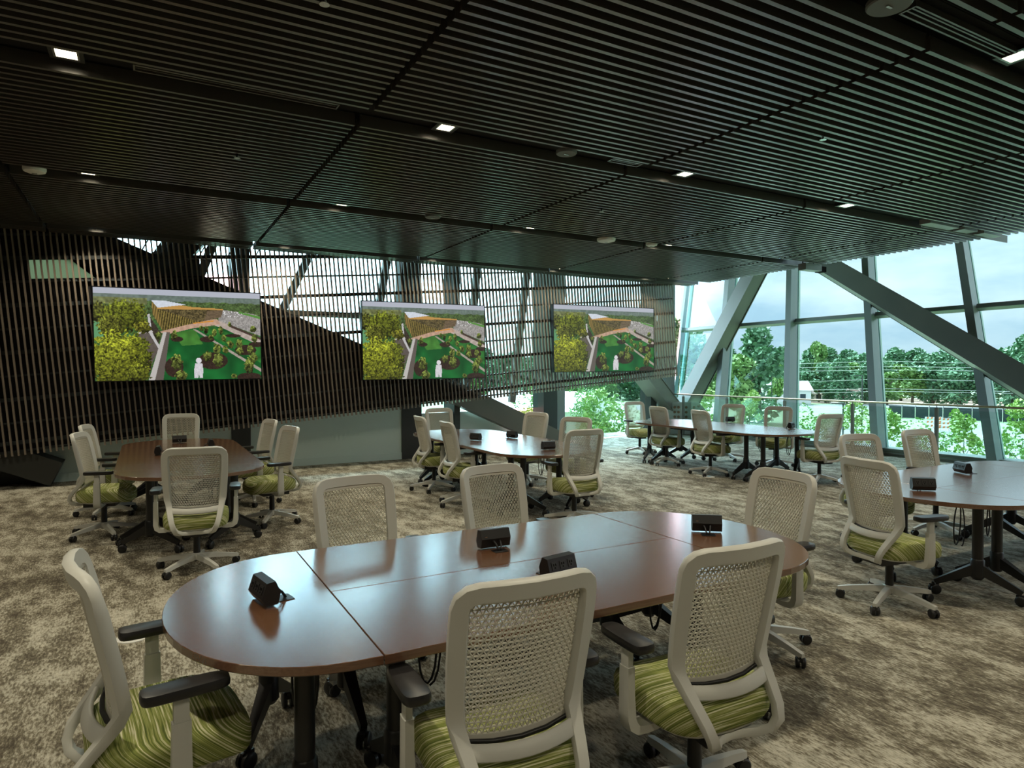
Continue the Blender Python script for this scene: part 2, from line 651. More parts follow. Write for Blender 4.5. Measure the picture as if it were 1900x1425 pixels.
# downlights
def downlight(x, y, label):
    t = empty('downlight', (x, y, CEIL + 0.062))
    tag(t, label, 'ceiling light', 'square recessed downlights in the ceiling channels')
    q = MB()
    s = 0.085
    for dx, dy, wx, wy in ((-s, 0, 0.022, 2 * s + 0.022), (s, 0, 0.022, 2 * s + 0.022), (0, -s, 2 * s - 0.022, 0.022), (0, s, 2 * s - 0.022, 0.022)):
        q.box((dx, dy, -0.004), (wx, wy, 0.028))
    q.build('trim_frame', 'black_metal', t)
    q = MB()
    s = 0.066
    for dx, dy, wx, wy in ((-s, 0, 0.014, 2 * s + 0.014), (s, 0, 0.014, 2 * s + 0.014), (0, -s, 2 * s - 0.014, 0.014), (0, s, 2 * s - 0.014, 0.014)):
        q.box((dx, dy, -0.008), (wx, wy, 0.02))
    q.build('reflector', 'chrome', t)
    q = MB(); q.box((0, 0, -0.012), (0.115, 0.115, 0.008))
    q.build('lens', 'lens', t)
    la = bpy.data.lights.new('downlight_lamp', 'AREA')
    la.shape = 'SQUARE'
    la.size = 0.12
    la.energy = LAMP_W
    la.color = LAMP_COL
    la.spread = R(130)
    lo = bpy.data.objects.new('downlight_lamp', la)
    COL.objects.link(lo)
    lo.parent = t
    lo.location = (0, 0, -0.03)


DL = {
    1: [4.95, 2.3, -0.35, -3.0, 7.6],
    2: [-0.43, 2.21, 4.88, 7.53, -3.1, 10.1],
    3: [-0.50, 2.11, 4.78, 7.36, -3.1],
    4: [-0.60, 2.01, 4.60, 7.20, 9.6, -3.2],
    0: [-3.0, -0.35, 2.3, 4.95, 7.6],
}
NAMES = {0: 'behind the camera', 1: 'in the ceiling channel nearest the camera', 2: 'in the channel above the front table', 3: 'in the middle ceiling channel', 4: 'in the channel next to the slat screen'}
ORD = ['first', 'second', 'third', 'fourth', 'fifth', 'sixth']
for ci, xs in DL.items():
    seen = unseen = 0
    for x in sorted(xs):
        inview = x * math.cos(YAW) + CH[ci] * math.sin(YAW) > 0.5
        if inview:
            qx, qy, _ = proj((x, CH[ci], CEIL))
            inview = 0 < qx < 1900 and 0 < qy < 1425
        if inview:
            lab = 'square downlight, %s in view from left, %s' % (ORD[seen], NAMES[ci]); seen += 1
        else:
            lab = 'downlight outside the picture, %s, %s one' % (NAMES[ci], ORD[unseen]); unseen += 1
        downlight(x, CH[ci], lab)


def disc(name, px, py, r, mat, label, cat, drop=0.0, dome=False):
    p = on_z(px, py, CEIL - drop)
    q = MB()
    if dome:
        q.lathe([(r, 0.05), (r, 0.03), (r * 0.92, 0.012), (r * 0.6, 0.0), (0.01, -0.004)], 24)
    else:
        q.lathe([(r, 0.03), (r, 0.008), (r * 0.94, 0.0), (0.015, 0.0)], 28)
    t = empty(name, p)
    q.build('housing', mat, t, smooth=True, angle=40)
    q = MB(); q.box((0, 0, 0.09 if not dome else 0.07), (0.04, 0.04, 0.12 if not dome else 0.05))
    q.build('stem', 'black_metal', t)
    q = MB(); q.box((0, 0, -0.003), (0.045, 0.014, 0.006))
    q.build('badge', 'chrome', t)
    tag(t, label, cat)


disc('ceiling_speaker', 1650, 12, 0.115, 'grey_disc', 'large grey round ceiling speaker at the top edge of the view', 'speaker', 0.02)
disc('ceiling_speaker', 1051, 286, 0.095, 'grey_disc', 'grey round ceiling speaker above the middle television', 'speaker', 0.02)
disc('ceiling_speaker', 803, 404, 0.10, 'grey_disc', 'small dark round ceiling speaker in the middle channel', 'speaker', 0.02)
disc('smoke_detector', 64, 321, 0.10, 'white_plastic', 'white domed smoke detector at the far left of the ceiling', 'smoke detector', 0.03, True)
disc('wireless_access_point', 1125, 449, 0.14, 'white_plastic', 'white box-shaped device hanging from the far ceiling channel', 'access point', 0.05, True)
disc('smoke_detector', 1209, 457, 0.09, 'white_plastic', 'small white domed detector right of the hanging white device', 'smoke detector', 0.03, True)


def sprinkler(px, py, label):
    p = on_z(px, py, CEIL - 0.02)
    t = empty('sprinkler_head', p)
    tag(t, label, 'sprinkler')
    q = MB(); q.tube([(0, 0, 0.12), (0, 0, 0.02)], 0.012, 8); q.build('pipe', 'black_metal', t)
    q = MB(); q.lathe([(0.006, 0.02), (0.012, 0.01), (0.004, 0.0), (0.028, -0.004), (0.028, -0.008)], 12); q.build('deflector', 'chrome', t)


sprinkler(602, 6, 'small sprinkler head at the top edge between the ceiling slats')
sprinkler(1527, 258, 'small sprinkler head between the slats right of the speaker')
sprinkler(1116, 392, 'small sprinkler head above the right television')
sprinkler(440, 292, 'small sprinkler head on the left half of the ceiling')


def linear_diffuser(x0, x1, yc, label):
    t = empty('air_diffuser', ((x0 + x1) / 2, yc, CEIL + 0.045))
    tag(t, label, 'air vent')
    L = x1 - x0
    q = MB()
    q.box((0, -0.045, 0), (L, 0.012, 0.035)); q.box((0, 0.045, 0), (L, 0.012, 0.035))
    q.box((-L / 2, 0, 0), (0.012, 0.10, 0.035)); q.box((L / 2, 0, 0), (0.012, 0.10, 0.035))
    q.build('vent_frame', 'ceiling_slat', t)
    for k in (-0.015, 0.015):
        q = MB(); q.box((0, k, 0), (L - 0.02, 0.010, 0.02))
        q.build('vent_blade', 'ceiling_slat', t)


linear_diffuser(-0.05, 1.30, 5.10, 'long slotted air diffuser in the channel above the front table')
linear_diffuser(3.75, 4.85, 2.20, 'long slotted air diffuser in the channel at the top right')
linear_diffuser(3.9, 4.25, 5.10, 'short slotted air diffuser beside the grey round speaker')

# exposed services at the open end of the ceiling by the glass
t = empty('service_box', (CEIL_X - 0.55, 5.14, CEIL))
tag(t, 'pale blue exposed metal service boxes at the open ceiling end', 'service box')
for k, (dx, l_) in enumerate(((-0.9, 0.7), (-0.25, 0.35), (0.35, 0.5))):
    q = MB(); q.box((dx, 0, 0.05), (l_, 0.15, 0.09)); q.build('housing', 'mullion', t)
q = MB(); q.box((0.0, 0.11, 0.05), (2.3, 0.01, 0.11)); q.build('side_plate', 'mullion', t)
t = empty('service_box', (CEIL_X - 0.25, 8.06, CEIL - 0.08))
tag(t, 'small metal service box under the ceiling end above the steel brace', 'service box')
q = MB(); q.box((0, 0, 0.02), (0.45, 0.16, 0.12)); q.build('housing', 'mullion', t)
q = MB(); q.box((0.3, 0, 0.0), (0.14, 0.14, 0.10)); q.build('lamp_box', 'channel', t)
for dx in (-0.15, 0.15):
    q = MB(); q.tube([(dx, 0.04, 0.06), (dx, 0.04, 0.30)], 0.012, 8); q.build('hanger_rod', 'black_metal', t)

# ------------------------------------------------------------------ outer wall behind the screen
wl = empty('wall_left', (0, EXT_Y, 0))
tag(wl, 'outer wall behind the slat screen with pale panels, columns and glass', 'wall', kind='structure')


def wl_pt(x):
    """plan of the wall: straight, then angled out to the corner"""
    if x <= 5.0:
        return Vector((x, EXT_Y, 0))
    f = (x - 5.0) / (CORNER[0] - 5.0)
    return Vector((x, EXT_Y + (CORNER[1] - EXT_Y) * f, 0))


def wl_box(m, x0, x1, z0, z1, th, off=0.0):
    a, b = wl_pt(x0), wl_pt(x1)
    d = (b - a).normalized()
    n = Vector((-d.y, d.x, 0))
    P = []
    for z in (z0, z1):
        for p in (a, b):
            P.append(p + n * off + Vector((0, 0, z)))
            P.append(p + n * (off + th) + Vector((0, 0, z)))
    P = [p - Vector((0, EXT_Y, 0)) for p in P]
    m.add(P, [(0, 1, 3, 2), (4, 6, 7, 5), (0, 2, 6, 4), (1, 5, 7, 3), (0, 4, 5, 1), (2, 3, 7, 6)])


# solid left bay (hidden behind the screen) and pale panel seen through its opening
pa = on_y(46, 478, EXT_Y + 0.08); pb = on_y(50, 521, EXT_Y + 0.08); pc = on_y(125, 478, EXT_Y + 0.08); pd = on_y(222, 517, EXT_Y + 0.08)
m = MB(); wl_box(m, -8.9, pa.x, 0, 9.05, 0.15, 0.08); m.build('solid_bay', 'steel_dark', wl)
m = MB(); wl_box(m, pa.x, -0.55, 0, pb.z, 0.15, 0.08); m.build('solid_bay', 'steel_dark', wl)
m = MB(); wl_box(m, pa.x, -0.55, pa.z + 0.05, 9.05, 0.15, 0.08); m.build('solid_bay', 'steel_dark', wl)
m = MB(); wl_box(m, -0.55, 0.80, 0, 3.56, 0.12, 0.06); m.build('solid_bay', 'steel_dark', wl)
m = MB(); m.prism([(pc.x, pa.z + 0.05), (-0.55, pa.z + 0.05), (-0.55, pb.z), (pd.x, pb.z)], 'y', 0.08, 0.23); m.build('solid_bay', 'steel_dark', wl)
m = MB(); m.box(((pa.x - 0.55) / 2, 0.15, (pa.z + pb.z) / 2 + 0.02), (-0.55 - pa.x, 0.012, pa.z - pb.z + 0.08)); m.build('frosted_pane', 'frosted', wl)
# knee wall panels
for x0, x1 in ((-1.35, 1.30), (1.52, 4.30), (4.62, 6.85)):
    m = MB(); wl_box(m, x0, x1, 0.0, 1.05 if x1 < 6 else 0.86, 0.08); m.build('knee_panel', 'knee_panel', wl)
    m = MB(); wl_box(m, x0, x1, 0.0, 0.13, 0.02, -0.02); m.build('skirting', 'knee_panel', wl)
m = MB(); wl_box(m, 6.85, 7.9, 0.0, 0.45, 0.08); m.build('knee_panel', 'knee_panel', wl)
# columns
for x, wd_ in ((1.41, 0.30), (4.46, 0.40), (5.45, 0.14), (8.05, 0.42), (11.9, 0.25)):
    m = MB(); wl_box(m, x - wd_ / 2, x + wd_ / 2, 0, 9.05, 0.35, -0.03); m.build('column', 'steel_dark', wl)
m = MB(); wl_box(m, 8.30, 8.55, 0, 9.05, 0.3, 0.0); m.build('column', 'mullion', wl)
m = MB(); wl_box(m, 12.35, 12.75, 0, 9.05, 0.3, -0.1); m.build('column', 'mullion', wl)
# glazing, transoms and slanting glazing bars
for x0, x1, z0 in ((-0.55, 1.31, 3.3), (1.52, 4.31, 1.05), (4.61, 7.84, 0.86), (8.55, 11.77, 0.02), (12.03, 13.15, 0.02)):
    m = MB(); wl_box(m, x0, x1, z0, 9.05, 0.012, 0.16); m.build('glass_pane', 'screen_glass', wl)
for x0, x1, z in ((1.5, 5.0, 2.66), (8.5, 13.1, 2.95)):
    m = MB(); wl_box(m, x0, x1, z, z + 0.10, 0.14, 0.1); m.build('transom', 'steel', wl)
for (xa, za, xb, zb) in ((1.95, 2.4, 2.75, 4.1), (-0.1, 3.1, 0.65, 4.3), (0.75, 3.1, 1.15, 4.2), (3.75, 2.2, 4.1, 4.2), (5.75, 1.1, 6.1, 4.2), (7.0, 1.0, 7.5, 4.2)):
    pa, pb = wl_pt(xa), wl_pt(xb)
    m = MB(); m.beam((pa.x, pa.y - EXT_Y + 0.14, za), (pb.x, pb.y - EXT_Y + 0.14, zb), 0.14, 0.10, (0, 1, 0)); m.build('glazing_bar', 'steel', wl)
pa = (0.0, 0.25, 3.0); pb = (1.55, 0.25, 4.9)
m = MB(); m.beam(pa, pb, 0.35, 0.55, (0, 1, 0)); m.build('glazing_bar', 'steel_dark', wl)

# slanting steel brace that comes down below the screen
def brace(name, a, b, wd_, h_, up, label, mat='steel', flange=None):
    t = empty(name, a)
    tag(t, label, 'steel brace', kind='structure')
    q = MB(); q.beam((0, 0, 0), Vector(b) - Vector(a), wd_, h_, up); q.build('web', mat, t)
    if flange:
        tt = (Vector(b) - Vector(a)).normalized()
        s = tt.cross(Vector(up)).normalized(); u = s.cross(tt).normalized()
        for sg in (-1, 1):
            off = u * (sg * (h_ / 2 + 0.012))
            q = MB(); q.beam(off, Vector(b) - Vector(a) + off, wd_ + flange, 0.024, up); q.build('flange', mat, t)
    return t


brace('diagonal_brace', (3.6, 12.0 - 0.12, 2.0), (8.05, 12.3, 0.10), 0.22, 0.42, (0, 0, 1), 'dark slanting steel brace running down below the slat screen to the floor', 'steel')
brace('diagonal_brace', (-4.6, 11.86, 1.75), (-1.15, 11.86, 0.17), 0.5, 0.36, (0, 0, 1), 'black steel brace foot resting on the floor at the far left', 'steel_dark')

# ------------------------------------------------------------------ leaning glass front
fw = empty('window_1', (FAC_X, 0, 0))
tag(fw, 'tall outward leaning glass front with blue-grey mullions', 'window wall', kind='structure')


def fac(y, z, inset=0.0):
    return Vector((FAC_S * (z - 0.15) - inset, y, z))


MULL = [(15.95, 4.47, 14.95, 2.15), (13.55, 2.97, 12.48, 0.41), (12.0, 4.43, 10.26, 0.31), (9.81, 4.42, 8.14, 0.16), (7.69, 4.37, 6.05, 0.16)]
slopes = [(a - c) / (b - d) for a, b, c, d in MULL]
sl = 0.405
bases = []
for a, b, c, d in MULL:
    yb = ((a - sl * b) + (c - sl * d)) / 2      # y at z=0
    bases.append(yb)
bases = [b_ for b_ in bases]
bases += [bases[-1] - 2.1, bases[-1] - 4.2, bases[-1] - 6.3, bases[-1] - 8.4, bases[-1] - 10.5]
ZT = 9.05
fn = Vector((1, 0, -FAC_S)).normalized()
for i, yb in enumerate(bases):
    wd_, dp = (0.15, 0.30) if i else (0.09, 0.14)
    a, b = fac(yb, 0.0, 0.14), fac(yb + sl * ZT, ZT, 0.14)
    # push the box so that its outer face meets the glass
    m = MB(); m.beam(a, b, wd_, dp, fn); m.build('mullion', 'mullion', fw)
    m = MB(); m.beam(a + fn * 0.22 + Vector((0, -0.02, 0)), b + fn * 0.22 + Vector((0, -0.02, 0)), wd_ * 0.8, 0.07, fn); m.build('glazing_cap', 'brass' if False else 'knee_panel', fw)
ys = bases + [CORNER[1] + 3.2]
order = sorted(bases)
for i in range(len(order) - 1):
    y0, y1 = order[i], order[i + 1]
    for z0, z1 in ((0.12, 2.95), (2.95, ZT)):
        P = [fac(y0 + sl * z0, z0), fac(y1 + sl * z0, z0), fac(y1 + sl * z1, z1), fac(y0 + sl * z1, z1)]
        P2 = [p + fn * 0.012 for p in P]
        m = MB(); m.add(P + P2, [(0, 1, 2, 3), (7, 6, 5, 4), (0, 4, 5, 1), (1, 5, 6, 2), (2, 6, 7, 3), (3, 7, 4, 0)])
        m.build('glass_pane', 'facade_glass', fw)
    m = MB(); m.beam(fac(y0 + sl * 2.95 + 0.07, 2.95, 0.06), fac(y1 + sl * 2.95 - 0.07, 2.95, 0.06), 0.10, 0.12, fn); m.build('transom', 'mullion', fw)
m = MB(); m.box((0.05, 4.3, 0.07), (0.42, 19.0, 0.14)); m.build('sill', 'mullion', fw)
for k in range(3):
    m = MB(); m.box((-0.175, 4.3, 0.035 + 0.045 * k), (0.012, 19.0, 0.03)); m.build('sill_slat', 'steel', fw)
# corner infill between the two glass walls
m = MB()
cb = Vector((CORNER[0] - FAC_X, CORNER[1], 0)); ct = fac(bases[0] + sl * ZT, ZT)
c2 = Vector((CORNER[0] - FAC_X, CORNER[1], ZT))
m.add([cb, ct, c2, cb + Vector((0.01, 0.012, 0)), ct + Vector((0.01, 0.012, 0)), c2 + Vector((0.01, 0.012, 0))], [(0, 1, 2), (5, 4, 3), (0, 3, 4, 1), (1, 4, 5, 2), (2, 5, 3, 0)])
m.build('glass_pane', 'facade_glass', fw)

# truss in front of the glass
def facw(y, z, inset):
    p = fac(y, z, inset)
    return (p.x + FAC_X, p.y, p.z)


brace('diagonal_brace', facw(13.75, 0.45, 0.32), facw(12.85, 5.2, 0.4), 0.42, 0.36, fn, 'tall steel brace rising from the bolted corner joint to the ceiling', 'steel', 0.05)
brace('diagonal_brace', facw(12.2, 5.2, 0.5), facw(3.6, 0.25, 0.5), 0.40, 0.46, fn, 'huge steel brace slanting down across the windows to the right', 'steel', 0.02)
brace('diagonal_brace', (11.15, 13.32, 1.75), (12.92, 13.9, 0.45), 0.42, 0.36, (0, 0, 1), 'short steel brace running down into the bolted corner joint', 'steel', 0.04)

gp = empty('gusset_plate', (12.58, 13.36, 0))
tag(gp, 'grey bolted steel joint plate at the foot of the braces', 'joint plate')
gdir = Vector((0.72, -0.69, 0)).normalized()
gn = Vector((-gdir.y, gdir.x, 0)) * -1
q = MB()
poly = [(-0.75, 0.0), (-0.75, 0.55), (-0.5, 0.82), (-0.1, 0.86), (0.1, 0.86), (0.45, 0.86), (0.75, 0.55), (0.75, 0.0)]
P = [gdir * a_ + Vector((0, 0, b_)) + gn * o_ for o_ in (0.0, -0.06) for a_, b_ in poly]
n_ = len(poly)
q.add(P, [tuple(range(n_))[::-1], tuple(range(n_, 2 * n_))] + [(i, (i + 1) % n_, n_ + (i + 1) % n_, n_ + i) for i in range(n_)])
q.build('plate', 'plate_paint', gp)
q = MB(); q.lathe([(0.038, 0.0), (0.038, 0.016), (0.026, 0.018), (0.026, 0.055), (0.016, 0.06)], 8, axis='y')
bolt_me = q.mesh('bolt', 'bolt')
bolts = [(-0.16, 0.2 + 0.13 * k) for k in range(5)] + [(-0.06, 0.2 + 0.13 * k) for k in range(5)] + [(0.14, 0.2 + 0.13 * k) for k in range(5)]
bolts += [(0.34 + 0.08 * k, 0.72 - 0.11 * k) for k in range(4)] + [(0.46 + 0.08 * k, 0.76 - 0.11 * k) for k in range(3)] + [(-0.44 - 0.08 * k, 0.70 - 0.09 * k) for k in range(3)]
ang = math.atan2(gn.y, gn.x) - math.pi / 2
for a_, b_ in bolts:
    o = link('bolt', bolt_me, gp, gdir * a_ + Vector((0, 0, b_)) + gn * 0.0)
    o.rotation_euler = (0, 0, ang)

# ------------------------------------------------------------------ glass railing
gr = empty('glass_railing', (12.5, 0, 0))
tag(gr, 'waist-high glass railing with slim brass handrail before the windows', 'railing')
m = MB(); m.tube([(0, 13.85, 1.07), (0, -4.5, 1.07)], 0.019, 8); m.build('handrail', 'brass', gr, smooth=True)
posts = []
for px, py in ((1268, 745), (1349, 745), (1456, 745), (1582, 760), (1738, 770)):
    r_ = ray(px, py); posts.append(r_.y * (12.5 / r_.x))
posts += [posts[-1] - 2.05, posts[-1] - 4.1, posts[-1] - 6.15]
for y in posts:
    m = MB(); m.box((0, y, 0.52), (0.045, 0.055, 1.0)); m.build('post', 'steel', gr)
    m = MB(); m.tube([(0, y, 1.02), (0, y, 1.06)], 0.008, 6); m.build('post_pin', 'steel', gr)
ps = [13.8] + posts + [-4.4]
for i in range(len(posts) - 1):
    y0, y1 = posts[i] - 0.05, posts[i + 1] + 0.05
    m = MB(); m.box((0, (y0 + y1) / 2, 0.55), (0.012, abs(y0 - y1), 0.88)); m.build('glass_panel', 'rail_glass', gr)

# ------------------------------------------------------------------ slat screen
SA = math.atan2(1.57 - 0.47, 10.7 + 1.72)              # slope of its rails
e_ = Vector((math.cos(SA), 0, math.sin(SA)))
n_ = Vector((-math.sin(SA), 0, math.cos(SA)))
O = Vector((-1.72, SCR_Y, 0.47))
scr = empty('slat_screen', O)
scr.rotation_euler = (0, -SA, 0)                        # local x = along rails, local z = along slats
tag(scr, 'tall screen of slim brown vertical slats on dark rails behind the televisions', 'slat screen')
E0, E1 = -6.4, 12.47
PS = 0.0742
ZC = CEIL + 0.08


def n_top(e):
    return (ZC - O.z - e * e_.z) / n_.z


ks = []
e = E1
while e > E0:
    ks.append(e)
    e -= PS
for e in ks:
    nt_ = n_top(e)
    q = MB(); q.box((0, 0, nt_ / 2), (0.023, 0.044, nt_))
    q.build('slat', 'slat_wood', scr, loc=(e, 0, 0))
rail_n = [0.06, 0.18, 0.46, 0.79, 1.12, 1.45, 1.78, 2.11, 2.44, 2.77, 3.10, 3.43]
for i, nn in enumerate(rail_n):
    e1 = min(E1 - 0.01, (ZC - O.z - nn * n_.z) / e_.z) if e_.z > 0 else E1
    if e1 < E0 + 0.3:
        continue
    thick = 0.055 if i % 2 == 1 else 0.028
    q = MB(); q.box(((E0 + e1) / 2, 0.042, nn), (e1 - E0, 0.035, thick)); q.build('rail', 'rail_metal', scr)
# clip brackets between the two lowest and two upper rails
q = MB(); q.beam((0, 0.045, 0.19), (0.10, 0.045, 0.44), 0.018, 0.018, (0, 1, 0)); cl_me = q.mesh('stay', 'rail_metal')
for k in range(46):
    o = link('stay', cl_me, scr, (5.0 + 0.165 * k, 0, 0))
    if o.location.x > E1 - 0.2:
        bpy.data.objects.remove(o)
for k in range(16):
    if 1.9 + 0.42 * k < 7.0:
        q = MB(); q.beam((0, 0.045, 2.80), (0.16, 0.045, 3.06), 0.018, 0.018, (0, 1, 0)); q.build('stay', 'rail_metal', scr, loc=(1.9 + 0.42 * k, 0, -0.0))


# black backing panels on the lower left, cut off along a diagonal
def to_en(p):
    d = Vector((p.x - O.x, 0, p.z - O.z))
    return d.dot(e_), d.dot(n_)


d0 = to_en(on_y(232, 449, SCR_Y + 0.1)); d1 = to_en(on_y(900, 738, SCR_Y + 0.1))
A_, B_ = -(d1[1] - d0[1]), (d1[0] - d0[0])              # keep below: A e + B n <= C
C_ = A_ * d0[0] + B_ * d0[1]
op0 = to_en(on_y(50, 478, SCR_Y + 0.1)); op1 = to_en(on_y(53, 517, SCR_Y + 0.1))
rowsn = [0.07, 0.62, 1.28, 1.94, 2.27, op1[1], op0[1], 3.43, 4.2]
rowsn = [0.07, 0.62, 1.28, 1.94, op1[1], op0[1], 4.2]
for i in range(len(rowsn) - 1):
    n0, n1 = rowsn[i] + 0.004, rowsn[i + 1] - 0.004
    e = E0
    while e < 9.5:
        ee = min(e + 1.37, 9.5)
        lo, hi = e + 0.004, ee - 0.004
        if i == 4:
            if lo > op0[0]:
                e = ee
                continue
            hi = min(hi, op0[0])
        poly = clip([(lo, n0), (hi, n0), (hi, n1), (lo, n1)], A_, B_, C_)
        poly = clip(poly, e_.z, n_.z, ZC - O.z) if len(poly) > 2 else poly
        if len(poly) > 2:
            q = MB(); q.prism(poly, 'y', 0.085, 0.105); q.build('backing_panel', 'backing', scr)
        e = ee


for lo, hi, n0, n1 in ((E0, 9.5, 0.075, op1[1] - .002), (E0, op0[0], op1[1] - .01, 4.2), (E0, 9.5, op0[1] + .002, 4.2)):
    poly = clip(clip([(lo, n0), (hi, n0), (hi, n1), (lo, n1)], A_, B_, C_ - 0.02), e_.z, n_.z, ZC - O.z)
    if len(poly) > 2:
        q = MB(); q.prism(poly, 'y', 0.107, 0.112); q.build('backing_sheet', 'backing', scr)

# ------------------------------------------------------------------ televisions
def paint():
    W, H = 340, 192
    rng = np.random.RandomState(5)
    U, V = np.meshgrid((np.arange(W) + .5) / W, (np.arange(H) + .5) / H)
    img = np.zeros((H, W, 3))

    def nz(s, seed):
        r = np.random.RandomState(seed)
        g = r.rand(int(H / s) + 3, int(W / s) + 3)
        yy, xx = np.arange(H) / s, np.arange(W) / s
        y0, x0 = yy.astype(int), xx.astype(int)
        fy, fx = (yy - y0)[:, None], (xx - x0)[None, :]
        a, b = g[np.ix_(y0, x0)], g[np.ix_(y0, x0 + 1)]
        c, d = g[np.ix_(y0 + 1, x0)], g[np.ix_(y0 + 1, x0 + 1)]
        return (a * (1 - fx) + b * fx) * (1 - fy) + (c * (1 - fx) + d * fx) * fy

    def poly(pts):
        ins = np.zeros((H, W), bool)
        n = len(pts)
        for i in range(n):
            x1, y1 = pts[i]; x2, y2 = pts[(i + 1) % n]
            c = ((y1 > V) != (y2 > V))
            with np.errstate(divide='ignore', invalid='ignore'):
                xi = (x2 - x1) * (V - y1) / (y2 - y1 + 1e-9) + x1
            ins ^= c & (U < xi)
        return ins

    def ell(x, y, rx, ry, rag=0.0, seed=1):
        d = ((U - x) / rx) ** 2 + ((V - y) / ry) ** 2
        return d < 1 + rag * (nz(3, seed) - .5)

    def put(mask, c, tex=None, amp=0.0):
        c = np.array(c)[None, None, :] / 255.
        f = np.ones((H, W)) if tex is None else 1 + amp * (tex - .5)
        img[mask] = (c * f[:, :, None])[mask]

    n2, n4, n8, n16 = nz(2, 1), nz(4, 2), nz(8, 3), nz(16, 4)
    full = np.ones((H, W), bool)
    put(full, (60, 95, 50), n2, .5)
    put(V < .075, (176, 180, 192))
    put((V >= .06) & (V < .13), (104, 118, 110), n4, .25)
    put((V >= .115 + .02 * n8) & (V < .34), (72, 92, 52), n2 * .5 + n4 * .5, 1.1)
    put((V >= .10) & (V < .17) & (U < .3), (112, 118, 76), n4, .5)
    put(poly([(0, .30), (.06, .31), (.05, .55), (0, .58)]), (96, 150, 104))
    # car parks and roads on the right
    put(poly([(.73, .20), (.95, .24), (1, .27), (1, .50), (.73, .33)]), (150, 146, 142), n2, .35)
    put(poly([(.86, .22), (1, .27), (1, .30), (.86, .24)]), (86, 140, 60))
    put((n2 > .72) & poly([(.75, .21), (.9, .23), (.88, .29), (.75, .28)]), (226, 226, 226))
    put(poly([(.72, .32), (1, .52), (1, .62), (.70, .38)]), (176, 162, 152), n4, .2)
    put(poly([(.80, .37), (1, .52), (1, .545), (.80, .40)]), (70, 55, 48))
    # lawn
    put(poly([(.42, .47), (.58, .42), (.74, .40), (1, .62), (1, 1), (.38, 1)]), (24, 92, 42), n16, .5)
    put(poly([(.45, .48), (.58, .43), (.63, .60), (.50, .62)]), (66, 120, 50), n8, .3)
    put(poly([(.60, .43), (.70, .40), (1, .63), (1, .82)]), (44, 104, 44), n8, .5)
    put(poly([(.565, .43), (.585, .43), (1, .885), (1, .925)]), (160, 150, 138), n4, .15)
    put(poly([(.37, .465), (.55, .35), (.72, .31), (.74, .37), (.57, .42), (.40, .50)]), (186, 152, 130), n4, .2)
    # drives and paths on the left
    put(poly([(.25, .46), (.32, .48), (.36, .66), (.30, .9), (.26, .98), (.20, .98)]), (92, 84, 78), n4, .15)
    put(poly([(.30, .27), (.315, .27), (.325, .47), (.375, .64), (.365, .67), (.31, .49)]), (188, 186, 186))
    put(poly([(.315, .30), (.37, .46), (.38, .50), (.36, .60), (.325, .47)]), (60, 52, 44), n2, .6)
    put(poly([(.39, .47), (.41, .47), (.335, 1), (.30, 1)]), (186, 182, 178))
    put(poly([(.41, .47), (.43, .47), (.385, 1), (.335, 1)]), (96, 88, 82))
    put(poly([(.24, .475), (.33, .46), (.33, .475), (.24, .49)]), (190, 186, 182))
    # building
    st = (np.sin(U * 420 + V * 40) * .5 + .5)
    put(poly([(.325, .125), (.36, .20), (.387, .455), (.33, .27)]), (122, 102, 56), st, .5)
    put(poly([(.36, .205), (.76, .20), (.745, .29), (.53, .385), (.387, .455)]), (84, 74, 48), n2, 1.0)
    put(poly([(.36, .215), (.47, .27), (.60, .345), (.53, .385), (.387, .455)]), (98, 86, 46), st * .6 + n2 * .4, 1.3)
    put(poly([(.66, .22), (.76, .205), (.745, .29), (.64, .33)]), (104, 88, 68), n2, .3)
    put(poly([(.325, .122), (.40, .118), (.53, .158), (.36, .20)]), (206, 212, 222), n4, .1)
    put(poly([(.36, .20), (.50, .165), (.57, .182), (.76, .193), (.76, .207), (.36, .215)]), (186, 142, 76))
    put(poly([(.57, .36), (.70, .325), (.70, .34), (.57, .372)]), (206, 140, 56))
    # mulch beds
    for x, y, rx, ry in ((.69, .79, .092, .098), (.45, .86, .055, .11), (.47, .545, .038, .03), (.655, .545, .046, .033), (.90, .665, .07, .06), (.92, .98, .08, .05), (.28, .85, .035, .09), (.97, .60, .05, .03), (.82, .50, .05, .02)):
        put(ell(x, y, rx, ry), (52, 38, 32), n2, .5)
    # trees
    def tree(x, y, rx, ry, c, s):
        mk = ell(x, y, rx, ry, 1.1, s)
        sh = 0.40 + 0.80 * np.clip(.5 - (V - y) / ry * .35 - (U - x) / rx * .1, 0, 1)
        t = (n2 * .55 + n4 * .45 - .5) * 1.9 + .95
        img[mk] = (np.array(c)[None, None] / 255. * (sh * t)[:, :, None])[mk]
    tree(.02, .26, .05, .12, (96, 100, 40), 7)
    tree(.17, .30, .135, .17, (104, 112, 34), 8)
    tree(.09, .42, .07, .12, (112, 116, 42), 9)
    tree(.27, .42, .05, .07, (120, 120, 40), 10)
    tree(.22, .72, .10, .22, (104, 112, 34), 11)
    tree(.11, .78, .15, .30, (132, 138, 40), 12)
    tree(.24, .93, .07, .10, (112, 118, 38), 13)
